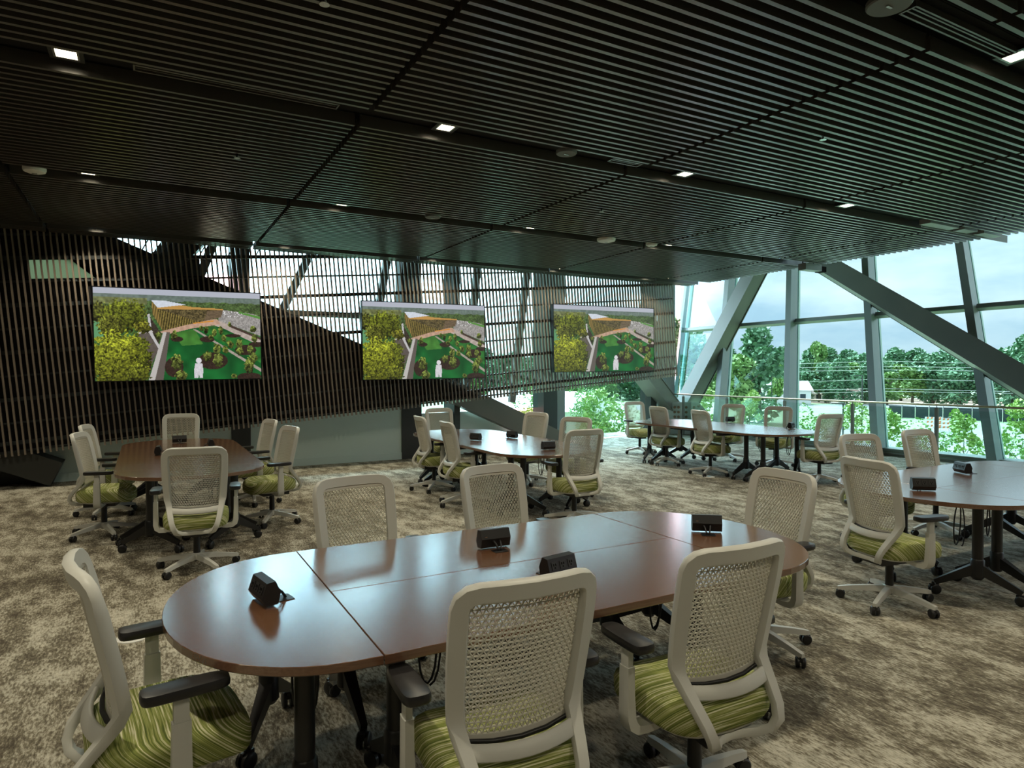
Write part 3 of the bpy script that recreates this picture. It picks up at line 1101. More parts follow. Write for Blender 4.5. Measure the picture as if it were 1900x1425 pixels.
    for i, (x, y, rx, ry) in enumerate(((.655, .74, .028, .055), (.72, .78, .03, .075), (.715, .65, .025, .055), (.77, .66, .018, .05), (.465, .80, .035, .08), (.49, .955, .035, .06), (.455, .50, .018, .05), (.80, .60, .02, .045), (.86, .68, .022, .05), (.86, .59, .02, .05), (.93, .66, .02, .05), (.92, .85, .03, .09), (.95, .76, .025, .06), (.65, .44, .014, .04), (.70, .47, .014, .04), (.74, .44, .014, .045), (.68, .52, .016, .03), (.76, .53, .014, .04), (.80, .37, .012, .03), (.95, .42, .02, .04), (.96, .53, .02, .05), (.62, .42, .012, .03), (.36, .51, .018, .045), (.82, .97, .02, .03))):
        tree(x, y, rx, ry, (108, 120, 54), 20 + i)
    # pale standing figure sculpture on the grass
    put(ell(.600, .785, .017, .032), (214, 212, 216))
    put(poly([(.577, .82), (.622, .82), (.627, .90), (.622, .985), (.603, .985), (.600, .93), (.595, .985), (.572, .985), (.570, .90)]), (206, 204, 208), n2, .12)
    img[:] = np.clip(img, 0, 1)
    lin = np.where(img <= .04045, img / 12.92, ((img + .055) / 1.055) ** 2.4)
    return W, H, lin


def screen_mesh(w_, h_):
    W, H, lin = paint()
    xs = np.linspace(-w_ / 2, w_ / 2, W + 1)
    zs = np.linspace(h_ / 2, -h_ / 2, H + 1)
    verts = [(x, 0.0, z) for z in zs for x in xs]
    faces = [(j * (W + 1) + i, (j + 1) * (W + 1) + i, (j + 1) * (W + 1) + i + 1, j * (W + 1) + i + 1) for j in range(H) for i in range(W)]
    me = bpy.data.meshes.new('screen_picture')
    me.from_pydata(verts, [], faces)
    at = me.color_attributes.new('picture', 'FLOAT_COLOR', 'CORNER')
    cols = np.ones((H * W, 4, 4), dtype=np.float32)
    cols[:, :, :3] = lin.reshape(-1, 1, 3)
    at.data.foreach_set('color', cols.ravel())
    mt = bpy.data.materials.new('screen_picture')
    mt.use_nodes = True
    n = mt.node_tree.nodes; l = mt.node_tree.links
    b = n['Principled BSDF']
    b.inputs['Base Color'].default_value = (0.005, 0.005, 0.006, 1)
    b.inputs['Roughness'].default_value = 0.35
    ca = n.new('ShaderNodeVertexColor'); ca.layer_name = 'picture'
    l.new(ca.outputs['Color'], b.inputs['Emission Color'])
    b.inputs['Emission Strength'].default_value = 0.9
    me.materials.append(mt)
    return me


TVW, TVH = 2.40, 1.365
pic = screen_mesh(TVW, TVH)
for cx, cz, rr, ww, lab in ((0.49, 2.225, 0.014, 0.95, 'large wall television nearest the camera, left of the three'), (4.49, 2.225, 0.012, 0.985, 'large wall television in the middle of the slat screen'), (8.555, 2.365, 0.012, 1.09, 'large wall television at the right end of the slat screen')):
    t = empty('television', (cx, SCR_Y - 0.15, cz))
    t.rotation_euler = (0, -rr, 0)
    tag(t, lab + ', showing an aerial view', 'television', 'three televisions on the slat screen')
    s_ = link('screen', pic, t, (0, -0.012, 0)); s_.scale = (ww, 1, 1.0)
    q = MB()
    W2, H2 = TVW * ww / 2 + 0.014, TVH / 2 + 0.014
    q.box((0, 0.03, 0), (2 * W2, 0.07, 2 * H2)); q.build('casing', 'bezel', t)
    q = MB()
    for dx, dz, sx, sz in ((-W2 + .006, 0, .012, 2 * H2), (W2 - .006, 0, .012, 2 * H2), (0, H2 - .006, 2 * W2, .012), (0, -H2 + .006, 2 * W2, .012)):
        q.box((dx, -0.010, dz), (sx, 0.012, sz))
    q.build('bezel', 'bezel', t)
    q = MB(); q.box((0, 0.09, 0), (0.7, 0.06, 0.45)); q.build('wall_bracket', 'black_metal', t)


# ================================================================== CHAIRS
def lerp_tab(tab, z):
    tab = sorted(tab)
    if z <= tab[0][0]: return tab[0][1]
    for (a, va), (b, vb) in zip(tab, tab[1:]):
        if z <= b:
            return va + (vb - va) * (z - a) / (b - a)
    return tab[-1][1]


BACK_FWD = 0.04
YB = [(0.50, -0.205), (0.56, -0.198), (0.62, -0.202), (0.70, -0.218), (0.80, -0.240), (0.90, -0.262), (1.05, -0.296)]
HWT = [(0.50, 0.205), (0.56, 0.217), (0.62, 0.227), (0.70, 0.234), (0.80, 0.240), (1.05, 0.247)]


def back_pt(x, z):
    return Vector((x, lerp_tab(YB, z) + BACK_FWD + 0.85 * x * x, z))


def back_nrm(x, z):
    a = back_pt(x + .01, z) - back_pt(x - .01, z)
    b = back_pt(x, z + .01) - back_pt(x, z - .01)
    return a.cross(b).normalized()


def make_chair():
    root = empty('office_chair')
    # ---- back frame (closed band) with cross band
    half = [(0.0, 1.020), (0.10, 1.020), (0.160, 1.019), (0.190, 1.012), (0.209, 0.995), (0.216, 0.97), (0.216, 0.92), (0.215, 0.86), (0.213, 0.79), (0.210, 0.72), (0.206, 0.66), (0.202, 0.615)]
    pts = [back_pt(x, z) for x, z in half]
    nr = [back_nrm(x, z) for x, z in half]
    wd = [0.060] * 6 + [0.060] * 3 + [0.058] * 3
    low = [((0.197, -0.178, 0.575), (0, -.75, .66)), ((0.190, -0.210, 0.535), (0, -.75, .66)), ((0.181, -0.248, 0.49), (0, -.78, .62)), ((0.171, -0.282, 0.445), (0, -.86, .5)), ((0.158, -0.298, 0.405), (0, -1, .0)), ((0.138, -0.288, 0.370), (0, -.75, -.66)), ((0.108, -0.255, 0.350), (0, -.35, -.93)), ((0.06, -0.215, 0.342), (0, -.1, -1)), ((0.0, -0.205, 0.342), (0, -.1, -1))]
    for p, nn in low:
        pts.append(Vector(p) + Vector((0, BACK_FWD, 0))); nr.append(Vector(nn).normalized())
    nr = [(-v if v.y > 0 else v) for v in nr]
    wd += [0.050, 0.047, 0.044, 0.042, 0.041, 0.042, 0.046, 0.052, 0.056]
    left = [Vector((-p.x, p.y, p.z)) for p in pts[1:-1]][::-1]
    lnr = [Vector((-v.x, v.y, v.z)) for v in nr[1:-1]][::-1]
    m = MB()
    th_ = [0.034] * 6 + [0.040] * 6 + [0.036, 0.033] + [0.030] * 7
    m.sweep(pts + left, nr + lnr, wd + wd[1:-1][::-1], th_ + th_[1:-1][::-1], closed=True)
    # cross band
    cp, cn = [], []
    for k in range(13):
        x = -0.192 + 0.384 * k / 12
        f = 1 - (x / 0.192) ** 2
        cp.append((x, -0.212 + BACK_FWD - 0.035 * f, 0.535 - 0.012 * f)); cn.append((0, -0.85, 0.5))
    m.sweep(cp, cn, 0.05, 0.018)
    m.build('back_frame', 'chair_plastic', root, smooth=True, angle=50)
    # ---- perforated back: triangular lattice of struts with real openings
    Z0, Z1 = 0.548, 0.998
    NR, NC = 27, 20
    rh = (Z1 - Z0) / NR
    vid = {}
    V, F = [], []

    def pos(s, z, off):
        hw = lerp_tab(HWT, z) - 0.034
        x = s * hw
        sag = 0.012 * (1 - s * s)
        p = back_pt(x, z)
        nn = back_nrm(x, z)
        if nn.y > 0: nn = -nn
        # follow the dip of the cross band at the foot
        zz = z - 0.012 * (1 - s * s) * max(0, 1 - (z - Z0) / 0.06)
        return Vector((p.x, p.y + 0.009, zz)) + nn * off

    T = 0.0045
    for r_ in range(NR):
        za, zb = Z0 + r_ * rh, Z0 + (r_ + 1) * rh
        offa, offb = (r_ % 2) * 0.5, ((r_ + 1) % 2) * 0.5
        A = [-1.0] + [max(-1, min(1, -1 + 2 * (c + offa) / NC)) for c in range(0 if offa else 1, NC)] + [1.0]
        B = [-1.0] + [max(-1, min(1, -1 + 2 * (c + offb) / NC)) for c in range(0 if offb else 1, NC)] + [1.0]
        tris = []
        i = j = 0
        while i < len(A) - 1 or j < len(B) - 1:
            if j == len(B) - 1 or (i < len(A) - 1 and (A[i] + A[i + 1]) < (B[j] + B[j + 1])):
                tris.append(((A[i], za), (A[i + 1], za), (B[j], zb))); i += 1
            else:
                tris.append(((A[i], za), (B[j + 1], zb), (B[j], zb))); j += 1
        solid = r_ == 0 or r_ == NR - 1
        for t3 in tris:
            c = (sum(p[0] for p in t3) / 3, sum(p[1] for p in t3) / 3)
            k = 0.75
            inn = [(c[0] + (p[0] - c[0]) * k, c[1] + (p[1] - c[1]) * k) for p in t3]
            o = len(V)
            edge = abs(c[0]) > 0.955
            if solid or edge:
                V.extend([pos(*p, T) for p in t3]); F.append((o, o + 1, o + 2))
                V.extend([pos(*p, -T) for p in t3]); F.append((o + 5, o + 4, o + 3))
                continue
            V.extend([pos(*p, T) for p in t3]); V.extend([pos(*p, T * .7) for p in inn])
            V.extend([pos(*p, -T) for p in t3]); V.extend([pos(*p, -T * .7) for p in inn])
            for a in range(3):
                b = (a + 1) % 3
                F.append((o + a, o + b, o + 3 + b, o + 3 + a))
                F.append((o + 6 + b, o + 6 + a, o + 9 + a, o + 9 + b))
                F.append((o + 3 + a, o + 3 + b, o + 9 + b, o + 9 + a))
    me = bpy.data.meshes.new('mesh_back')
    me.from_pydata([tuple(v) for v in V], [], F)
    me.materials.append(MATS['mesh_plastic'])
    mb = link('mesh_back', me, root)
    # dark seam between the mesh and the frame
    seam = [pos(-1, Z0, T), pos(-.5, Z0, T), pos(0, Z0, T), pos(.5, Z0, T)] + [pos(1, Z0 + (Z1 - Z0) * k / 8, T) for k in range(9)]
    seam += [pos(.5, Z1, T), pos(0, Z1, T), pos(-.5, Z1, T)] + [pos(-1, Z1 - (Z1 - Z0) * k / 8, T) for k in range(8)]
    m = MB(); m.tube([p + Vector((0, -0.010, 0)) for p in seam], 0.0085, 5, closed=True); m.build('seam', 'black_plastic', mb, smooth=True)
    # ---- seat
    NS = 40
    rings = [(0.372, 0.90), (0.382, 0.965), (0.40, 1.0), (0.45, 1.01), (0.474, 0.975), (0.486, 0.89), (0.490, 0.70), (0.490, 0.4)]
    V, F = [], []
    for z, s in rings:
        for k in range(NS):
            a = 2 * math.pi * k / NS
            ca, sa = math.cos(a), math.sin(a)
            x = 0.248 * s * math.copysign(abs(ca) ** 0.52, ca)
            y_ = 0.245 * s * math.copysign(abs(sa) ** 0.52, sa) + 0.03
            dz = -0.035 * max(0, (y_ - 0.12) / 0.15) ** 2 + 0.012 * (x / 0.25) ** 2 * (1 if z > .44 else 0)
            V.append((x, y_, z + dz))
    for i in range(len(rings) - 1):
        for k in range(NS):
            F.append((i * NS + k, i * NS + (k + 1) % NS, (i + 1) * NS + (k + 1) % NS, (i + 1) * NS + k))
    F.append(tuple(range(NS))[::-1]); F.append(tuple((len(rings) - 1) * NS + k for k in range(NS)))
    m = MB(); m.add(V, F); seat = m.build('seat', 'fabric', root, smooth=True, angle=70)
    m = MB()
    P = []
    for z, s in ((0.350, 0.72), (0.362, 0.90), (0.374, 0.93)):
        for k in range(24):
            a = 2 * math.pi * k / 24
            ca, sa = math.cos(a), math.sin(a)
            P.append((0.24 * s * math.copysign(abs(ca) ** .6, ca), 0.235 * s * math.copysign(abs(sa) ** .6, sa) + 0.02, z))
    F = [tuple(range(24))[::-1], tuple(48 + k for k in range(24))]
    for i in range(2):
        F += [(i * 24 + k, i * 24 + (k + 1) % 24, i * 24 + 24 + (k + 1) % 24, i * 24 + 24 + k) for k in range(24)]
    m.add(P, F); m.build('seat_pan', 'chair_plastic', seat, smooth=True, angle=50)
    # ---- arms
    for sg in (-1, 1):
        m = MB()
        path = [(0.14, 0.02, 0.352), (0.235, 0.02, 0.343), (0.275, 0.02, 0.346), (0.296, 0.02, 0.362), (0.304, 0.02, 0.39), (0.306, 0.02, 0.48), (0.306, 0.02, 0.58)]
        nn = [(0, 1, 0)] * len(path)
        m.sweep([(sg * x, y_, z) for x, y_, z in path], nn, [0.028, 0.034, 0.040, 0.044, 0.042, 0.036, 0.034], [0.075, 0.072, 0.068, 0.064, 0.060, 0.056, 0.054])
        m.sweep([(sg * .306, .02, .57), (sg * .306, .02, .662)], [(0, 1, 0)] * 2, 0.026, 0.044)
        arm = m.build('armrest', 'chair_plastic', root, smooth=True, angle=50)
        m = MB()
        P, F = [], []
        lv = [(0.658, 0.86), (0.664, 0.98), (0.680, 1.0), (0.690, 0.92), (0.692, 0.7)]
        for z, s in lv:
            for k in range(20):
                a = 2 * math.pi * k / 20
                ca, sa = math.cos(a), math.sin(a)
                wx = 0.045 - 0.006 * sa
                P.append((sg * 0.300 + wx * s * math.copysign(abs(ca) ** .45, ca), 0.035 + (0.128 - 0.045 * (1 - s)) * math.copysign(abs(sa) ** .45, sa), z))
        for i in range(len(lv) - 1):
            F += [(i * 20 + k, i * 20 + (k + 1) % 20, (i + 1) * 20 + (k + 1) % 20, (i + 1) * 20 + k) for k in range(20)]
        F += [tuple(range(20))[::-1], tuple((len(lv) - 1) * 20 + k for k in range(20))]
        m.add(P, F); m.build('arm_pad', 'arm_pad', arm, smooth=True, angle=50)
    # ---- mechanism, column, base
    m = MB(); m.prism([(-0.09, -0.16), (0.09, -0.16), (0.075, 0.12), (-0.075, 0.12)], 'z', 0.305, 0.352)
    me_ = m.build('tilt_mechanism', 'black_plastic', root)
    m = MB(); m.tube([(0.05, 0.05, 0.33), (0.2, 0.06, 0.328)], 0.006, 6); m.box((0.225, 0.06, 0.328), (0.06, 0.022, 0.012)); m.build('lever', 'black_plastic', me_)
    m = MB(); m.lathe([(0.028, 0.075), (0.028, 0.20), (0.027, 0.205), (0.027, 0.31)], 16); m.build('gas_column', 'black_metal', root, smooth=True, angle=40)
    m = MB(); m.lathe([(0.030, 0.082), (0.045, 0.086), (0.047, 0.118), (0.036, 0.135), (0.0285, 0.138)], 20); m.build('base_hub', 'chair_plastic', root, smooth=True, angle=40)
    # leg and caster, shared by five
    m = MB()
    secs = [(0.030, 0.132, 0.046, 0.046), (0.12, 0.122, 0.042, 0.040), (0.24, 0.102, 0.036, 0.032), (0.315, 0.086, 0.034, 0.030), (0.330, 0.082, 0.026, 0.022)]
    P, F = [], []
    for r_, zt, wd_, h_ in secs:
        P += [(r_, -wd_ / 2, zt - h_), (r_, wd_ / 2, zt - h_), (r_, wd_ / 2 * .8, zt), (r_, -wd_ / 2 * .8, zt)]
    for i in range(len(secs) - 1):
        F += [(i * 4 + k, i * 4 + (k + 1) % 4, i * 4 + 4 + (k + 1) % 4, i * 4 + 4 + k) for k in range(4)]
    F += [(3, 2, 1, 0), tuple(len(secs) * 4 - 4 + k for k in range(4))]
    m.add(P, F)
    leg_me = m.mesh('base_leg', 'chair_plastic', True, 35)
    m = MB()
    for s in (-1, 1):
        m.lathe([(0.010, s * 0.006), (0.030, s * 0.007), (0.031, s * 0.020), (0.026, s * 0.026), (0.008, s * 0.027)], 16, (0.0, 0, 0.031), 'y')
    m.tube([(0.012, 0, 0.05), (0.012, 0, 0.064)], 0.009, 8)
    m.box((0.004, 0, 0.047), (0.045, 0.014, 0.020))
    cast_me = m.mesh('caster', 'black_plastic', True, 40)
    for k in range(5):
        lg = link('base_leg', leg_me, root)
        lg.rotation_euler = (0, 0, R(72 * k - 90))
        cs = link('caster', cast_me, lg, (0.312, 0, 0))
        cs.rotation_euler = (0, 0, R((37 * k + 20) % 90 - 45))
    return root


CHAIR = make_chair()
# x, y of the column, facing in degrees (0 = +X, 90 = +Y), turn of the star base, label
CH_POS = [
    (0.03, 2.56, 7, 20, 'pale office chair at the left end of the front table, seat seen from the side'),
    (1.01, 1.95, 87, 50, 'pale office chair seen from behind at the bottom centre of the view'),
    (1.84, 1.91, 88, 10, 'pale office chair seen from behind, right of the bottom-centre chair'),
    (1.08, 3.53, -82, 30, 'pale office chair on the far side of the front table, left one'),
    (1.99, 3.565, -83, 0, 'pale office chair on the far side of the front table, right one'),
    (3.17, 2.75, 177, 36, 'pale office chair at the right end of the front table'),
    (0.37, 6.18, 84, 12, 'pale office chair seen from behind at the near end of the left table'),
    (0.42, 10.55, -97, 0, 'pale office chair at the far end of the left table'),
    (-0.34, 7.85, -12, 30, 'pale office chair on the left side of the left table, near one'),
    (-0.36, 9.0, -10, 60, 'pale office chair on the left side of the left table, far one'),
    (1.17, 7.65, 192, 0, 'pale office chair on the right side of the left table, near one'),
    (1.15, 8.9, 190, 20, 'pale office chair on the right side of the left table, far one'),
    (3.58, 8.66, -4, 40, 'pale office chair on the left side of the middle table, far one'),
    (3.50, 7.53, -4, 0, 'pale office chair on the left side of the middle table, near one'),
    (4.33, 10.15, -92, 0, 'pale office chair at the far end of the middle table'),
    (4.93, 8.5, 196, 0, 'pale office chair on the window side of the middle table, far one'),
    (4.87, 7.3, 205, 0, 'pale office chair on the window side of the middle table, near one'),
    (4.10, 6.04, 90, 0, 'pale office chair seen from behind at the near end of the middle table'),
    (8.23, 9.05, -2, 0, 'pale office chair on the near side of the window table, left one'),
    (8.03, 7.8, -10, 20, 'pale office chair on the near side of the window table, right one'),
    (8.85, 10.55, -95, 0, 'pale office chair at the far end of the window table beside the bolted joint'),
    (9.58, 8.95, 193, 0, 'pale office chair on the railing side of the window table, left one'),
    (9.62, 7.9, 203, 0, 'pale office chair on the railing side of the window table, right one'),
    (8.80, 6.45, 82, 0, 'pale office chair seen from the side at the near end of the window table'),
    (4.67, 2.80, -12, 10, 'pale office chair seen from behind at the left end of the right table'),
    (6.05, 3.77, -102, 0, 'pale office chair on the far side of the right table, left one'),
    (7.10, 3.79, -96, 0, 'pale office chair on the far side of the right table, right one'),
]
for i, (x, y, deg, tb, lab) in enumerate(CH_POS):
    c = CHAIR if i == 0 else copy_tree(CHAIR)
    sh = 0.0 if i == 0 else 0.04                # the column sits this far behind the marked point
    c.location = (x - sh * math.cos(R(deg)), y - sh * math.sin(R(deg)), 0)
    c.rotation_euler = (0, 0, R(deg - 90))
    k = 0
    for chd in c.children:
        if chd.name.startswith('base_leg'):
            chd.rotation_euler = (0, 0, R(72 * k + tb))
            k += 1
    tag(c, lab, 'chair', 'office chairs around the tables')


# ================================================================== TABLES
def table(cx, cy, deg, mid, hw, end, label, mods, legs_end=True):
    """mid = length of the straight middle, hw = half width, end = depth of each curved end"""
    root = empty('conference_table', (cx, cy, 0), R(deg))
    tag(root, label, 'table', 'oval conference tables')
    ZT_, TH = 0.74, 0.032
    g = 0.0022
    h = mid / 2

    def panel(poly):
        n = len(poly)
        m = MB()
        b = 0.003
        cxp = sum(p[0] for p in poly) / n; cyp = sum(p[1] for p in poly) / n
        lay = []
        for z, ins in ((ZT_ - TH, 0.004), (ZT_ - TH + 0.004, 0), (ZT_ - 0.002, 0), (ZT_, 0.002)):
            L = []
            for x, y in poly:
                dx, dy = cxp - x, cyp - y
                d = math.hypot(dx, dy)
                L.append((x + dx / d * ins, y + dy / d * ins, z))
            lay.append(L)
        P = sum(lay, [])
        F = [tuple(range(n))[::-1], tuple(3 * n + k for k in range(n))]
        for i in range(3):
            F += [(i * n + k, i * n + (k + 1) % n, i * n + n + (k + 1) % n, i * n + n + k) for k in range(n)]
        m.add(P, F)
        m.build('tabletop_panel', 'wood', root)

    panel([(-h + g, g), (h - g, g), (h - g, hw), (-h + g, hw)])
    panel([(-h + g, -hw), (h - g, -hw), (h - g, -g), (-h + g, -g)])
    N = 28
    for sg in (-1, 1):
        pl = []
        for k in range(N + 1):
            a = -math.pi / 2 + math.pi * k / N
            ca, sa = math.cos(a), math.sin(a)
            pl.append((sg * (h + g + (end - g) * abs(ca) ** 0.85), hw * sa))
        panel(pl if sg > 0 else pl[::-1])

    # folding legs: column, foot bar, two casters, top bracket
    def leg(x, y, foot_dir, L0, L1):
        f = Vector((math.cos(foot_dir), math.sin(foot_dir), 0))
        m = MB()
        m.lathe([(0.036, 0.17), (0.036, 0.69)], 16, (x, y, 0))
        m.lathe([(0.030, 0.15), (0.045, 0.17), (0.045, 0.29), (0.038, 0.30)], 16, (x, y, 0))
        c_ = Vector((x, y, 0))
        for sg, L in ((1, L1), (-1, L0)):
            a = c_ + Vector((0, 0, 0.235)); b = c_ + f * (sg * L) + Vector((0, 0, 0.09))
            m.beam(a, b, 0.06, 0.075, (0, 0, 1), 0.5)
        m.box((x, y, 0.695), (0.30, 0.09, 0.026), Matrix.Rotation(foot_dir, 3, 'Z'))
        o = m.build('leg', 'black_metal', root, smooth=True, angle=35)
        for sg, L in ((1, L1), (-1, L0)):
            b = c_ + f * (sg * L)
            q = MB()
            for s in (-1, 1):
                q.lathe([(0.010, s * 0.007), (0.036, s * 0.008), (0.037, s * 0.024), (0.03, s * 0.03), (0.01, s * 0.031)], 16, (0, 0, 0.037), 'y')
            q.box((0.005, 0, 0.06), (0.06, 0.016, 0.03)); q.tube([(0.012, 0, 0.06), (0.012, 0, 0.09)], 0.010, 8)
            cst = q.build('caster', 'black_plastic', o, smooth=True, angle=40, loc=b)
            cst.rotation_euler = (0, 0, foot_dir + sg * 0.5)

    for sx in (-1, 1):
        for sy in (-1, 1):
            leg(sx * (h - 0.16), sy * hw * 0.5, math.pi / 2, 0.28, 0.28)
    for sx in (-1, 1):
        for sy in (-1, 1):
            leg(sx * (h + end * 0.30), sy * hw * 0.55, math.pi / 2 + sx * sy * 0.5, 0.26, 0.26)
    # modesty cross-beams under each middle half
    for sy in (-1, 1):
        m = MB(); m.box((0, sy * hw * 0.5, 0.675), (mid - 0.4, 0.05, 0.05)); m.build('cross_beam', 'black_metal', root)

    # hanging cable loops below
    random.seed(int(cx * 100))
    for k, (x, y) in enumerate(((-h - end * .25, -hw * .35), (-h + 0.35, -hw * 0.3), (h - 0.3, -hw * .3))):
        pts = []
        for j in range(22):
            a = 2 * math.pi * j / 21 * 1.5
            pts.append((x + 0.045 * math.sin(a), y + 0.02 * math.sin(a * .5 + k), 0.68 - 0.20 * (1 - math.cos(a)) * .8))
        m = MB(); m.tube(pts, 0.005, 6); m.build('cable_loop', 'cable', root, smooth=True)
    return root


T1 = table(1.595, 2.76, 0, 1.86, 0.71, 0.62, 'oval brown wood conference table in the foreground', None)
T2 = table(0.385, 8.29, 90, 2.4, 0.65, 0.66, 'oval brown wood conference table on the left before the first television', None)
T3 = table(4.15, 7.95, 90, 2.4, 0.68, 0.64, 'oval brown wood conference table in the middle below the second television', None)
T4 = table(8.55, 8.20, 90, 2.2, 0.70, 0.64, 'oval brown wood conference table at the back beside the glass railing', None)
T5 = table(6.39, 2.94, 0, 1.86, 0.71, 0.62, 'oval brown wood conference table cut off by the right picture edge', None)


# ------------------------------------------------------------------ power modules
def make_module():
    t = empty('power_module')
    m = MB()
    prof = [(-0.024, 0.0), (0.022, -0.004), (0.040, 0.026), (0.020, 0.086), (-0.014, 0.090), (-0.034, 0.045)]
    m.prism(prof, 'x', -0.082, 0.082)
    m.build('housing', 'black_plastic', t)
    for k in (-0.048, 0.0, 0.048):
        q = MB()
        q.box((k, 0.0305, 0.056), (0.032, 0.004, 0.034), Matrix.Rotation(R(18.4), 3, 'X'))
        s_ = q.build('socket', 'outlet_face', t)
        q = MB()
        for dx in (-0.006, 0.006):
            q.box((k + dx, 0.0315, 0.060), (0.0028, 0.004, 0.010), Matrix.Rotation(R(18.4), 3, 'X'))
        q.box((k, 0.0345, 0.048), (0.006, 0.004, 0.006), Matrix.Rotation(R(18.4), 3, 'X'))
        q.build('socket_slots', 'plenum', s_)
    q = MB(); q.box((-0.055, -0.024, 0.061), (0.012, 0.003, 0.014), Matrix.Rotation(R(-36), 3, 'X')); q.build('label_sticker', 'red_tab', t)
    q = MB(); q.box((0, -0.075, 0.0025 - 0.012), (0.075, 0.06, 0.005)); q.build('grommet_plate', 'black_plastic', t)
    for dx in (-0.02, 0.015):
        q = MB(); q.tube([(dx, -0.03, 0.03), (dx, -0.045, 0.035), (dx * .8, -0.06, 0.025), (dx * .5, -0.075, 0.004), (dx * .4, -0.08, -0.005)], 0.0045, 6); q.build('cable', 'cable', t, smooth=True)
    return t


MOD = make_module()
MODS = [  # pixel of its foot, rotation of the socket face, label
    (492, 1117, 190, 'black power outlet box on the left end of the front table'),
    (916, 1016, 88, 'black power outlet box on the far half of the front table'),
    (1035, 1071, -80, 'black power outlet box on the near half of the front table, sockets facing the camera'),
    (1311, 987, 52, 'black power outlet box on the right end of the front table'),
    (333, 822, 95, 'black power outlet box at the far end of the left table'),
    (294, 844, 175, 'black power outlet box on the left edge of the left table'),
    (391, 830, 0, 'black power outlet box on the right half of the left table'),
    (883, 817, 200, 'black power outlet box on the left half of the middle table'),
    (950, 813, 20, 'black power outlet box on the right half of the middle table'),
    (1017, 834, -90, 'black power outlet box at the near end of the middle table'),
    (1355, 783, 80, 'black power outlet box on the far half of the window table'),
    (1468, 795, -70, 'black power outlet box at the near end of the window table'),
    (1712, 910, -130, 'black power outlet box at the left end of the right table'),
    (1786, 878, 150, 'black power outlet box on the far half of the right table'),
]
for i, (px, py, deg, lab) in enumerate(MODS):
    o = MOD if i == 0 else copy_tree(MOD)
    p = on_z(px, py, 0.74)
    o.location = (p.x, p.y, 0.740 + 0.0101)
    o.rotation_euler = (0, 0, R(deg - 90))
    tag(o, lab, 'power outlet', 'power outlet boxes on the tables')

# round floor boxes
for px, py, lab in ((247, 1183, 'round bright metal floor outlet beside the left armrest'), (1315, 885, 'round white floor outlet under the window table chairs')):
    p = on_z(px, py, 0.0)
    t = empty('floor_outlet', (p.x, p.y, 0))
    tag(t, lab, 'floor outlet')
    q = MB(); q.lathe([(0.095, 0.0), (0.095, 0.004), (0.085, 0.008), (0.02, 0.008)], 28); q.build('cover_ring', 'white_plastic', t)
    q = MB(); q.box((0, 0, 0.010), (0.07, 0.05, 0.004)); q.build('flap', 'chrome', t)


# ================================================================== OUTDOORS
GZ = -5.0


def out_at(px, dist, z=GZ):
    r = ray(px, 700)
    r.z = 0
    r.normalize()
    c, s = math.cos(YAW), math.sin(YAW)
    fwd = r.x * c + r.y * s
    q = r * (dist / fwd)
    return Vector((q.x, q.y, z))


def ground(px, py):
    return on_z(px, py, GZ)


m = MB(); m.box((150, 150, GZ - 0.5), (900, 900, 1.0))
tag(m.build('ground', 'lawn'), 'green lawn and verges outside the windows', 'ground', kind='structure')


def patch(name, pts, z, mat, label, cat):
    P = [ground(*p) for p in pts]
    q = MB(); q.prism([(p.x, p.y) for p in P], 'z', GZ, GZ + z)
    tag(q.build(name, mat), label, cat, kind='structure')


patch('road', [(1180, 800), (1500, 792), (1900, 800), (2100, 830), (2100, 900), (1600, 900), (1180, 850)], 0.02, 'asphalt', 'pale grey car park beyond the railing', 'car park')
patch('road', [(940, 762), (1160, 757), (1160, 790), (940, 800)], 0.02, 'asphalt', 'grey road seen through the glass below the slat screen', 'road')
patch('road', [(1180, 752), (1700, 750), (2000, 766), (2000, 772), (1700, 757), (1180, 761)], 0.02, 'asphalt', 'narrow grey road along the trees', 'road')
patch('bare_ground', [(1480, 741), (1640, 739), (1900, 742), (2050, 752), (2050, 764), (1640, 750), (1480, 748)], 0.03, 'dirt', 'reddish bare earth strip before the trees', 'bare ground')


def crown(n, blobs, size, seed, zscale=1.0):
    rng = random.Random(seed)
    V, F = [], []
    for _ in range(n):
        bx, by, bz, br = rng.choice(blobs)
        while True:
            d = Vector((rng.uniform(-1, 1), rng.uniform(-1, 1), rng.uniform(-1, 1)))
            if 0.05 < d.length <= 1: break
        rr_ = d.length ** 0.4
        d.normalize()
        p = Vector((bx, by, bz)) + d * (br * rr_)
        u = Vector((rng.gauss(0, 1), rng.gauss(0, 1), rng.gauss(0, .6))).normalized()
        v_ = u.cross(Vector((rng.gauss(0, 1), rng.gauss(0, 1), rng.gauss(0, 1)))).normalized()
        s = size * rng.uniform(.6, 1.3)
        o = len(V)
        V += [p - u * s * .5, p + v_ * s * .28, p + u * s * .5, p - v_ * s * .28]
        F.append((o, o + 1, o + 2, o + 3))
    return V, F


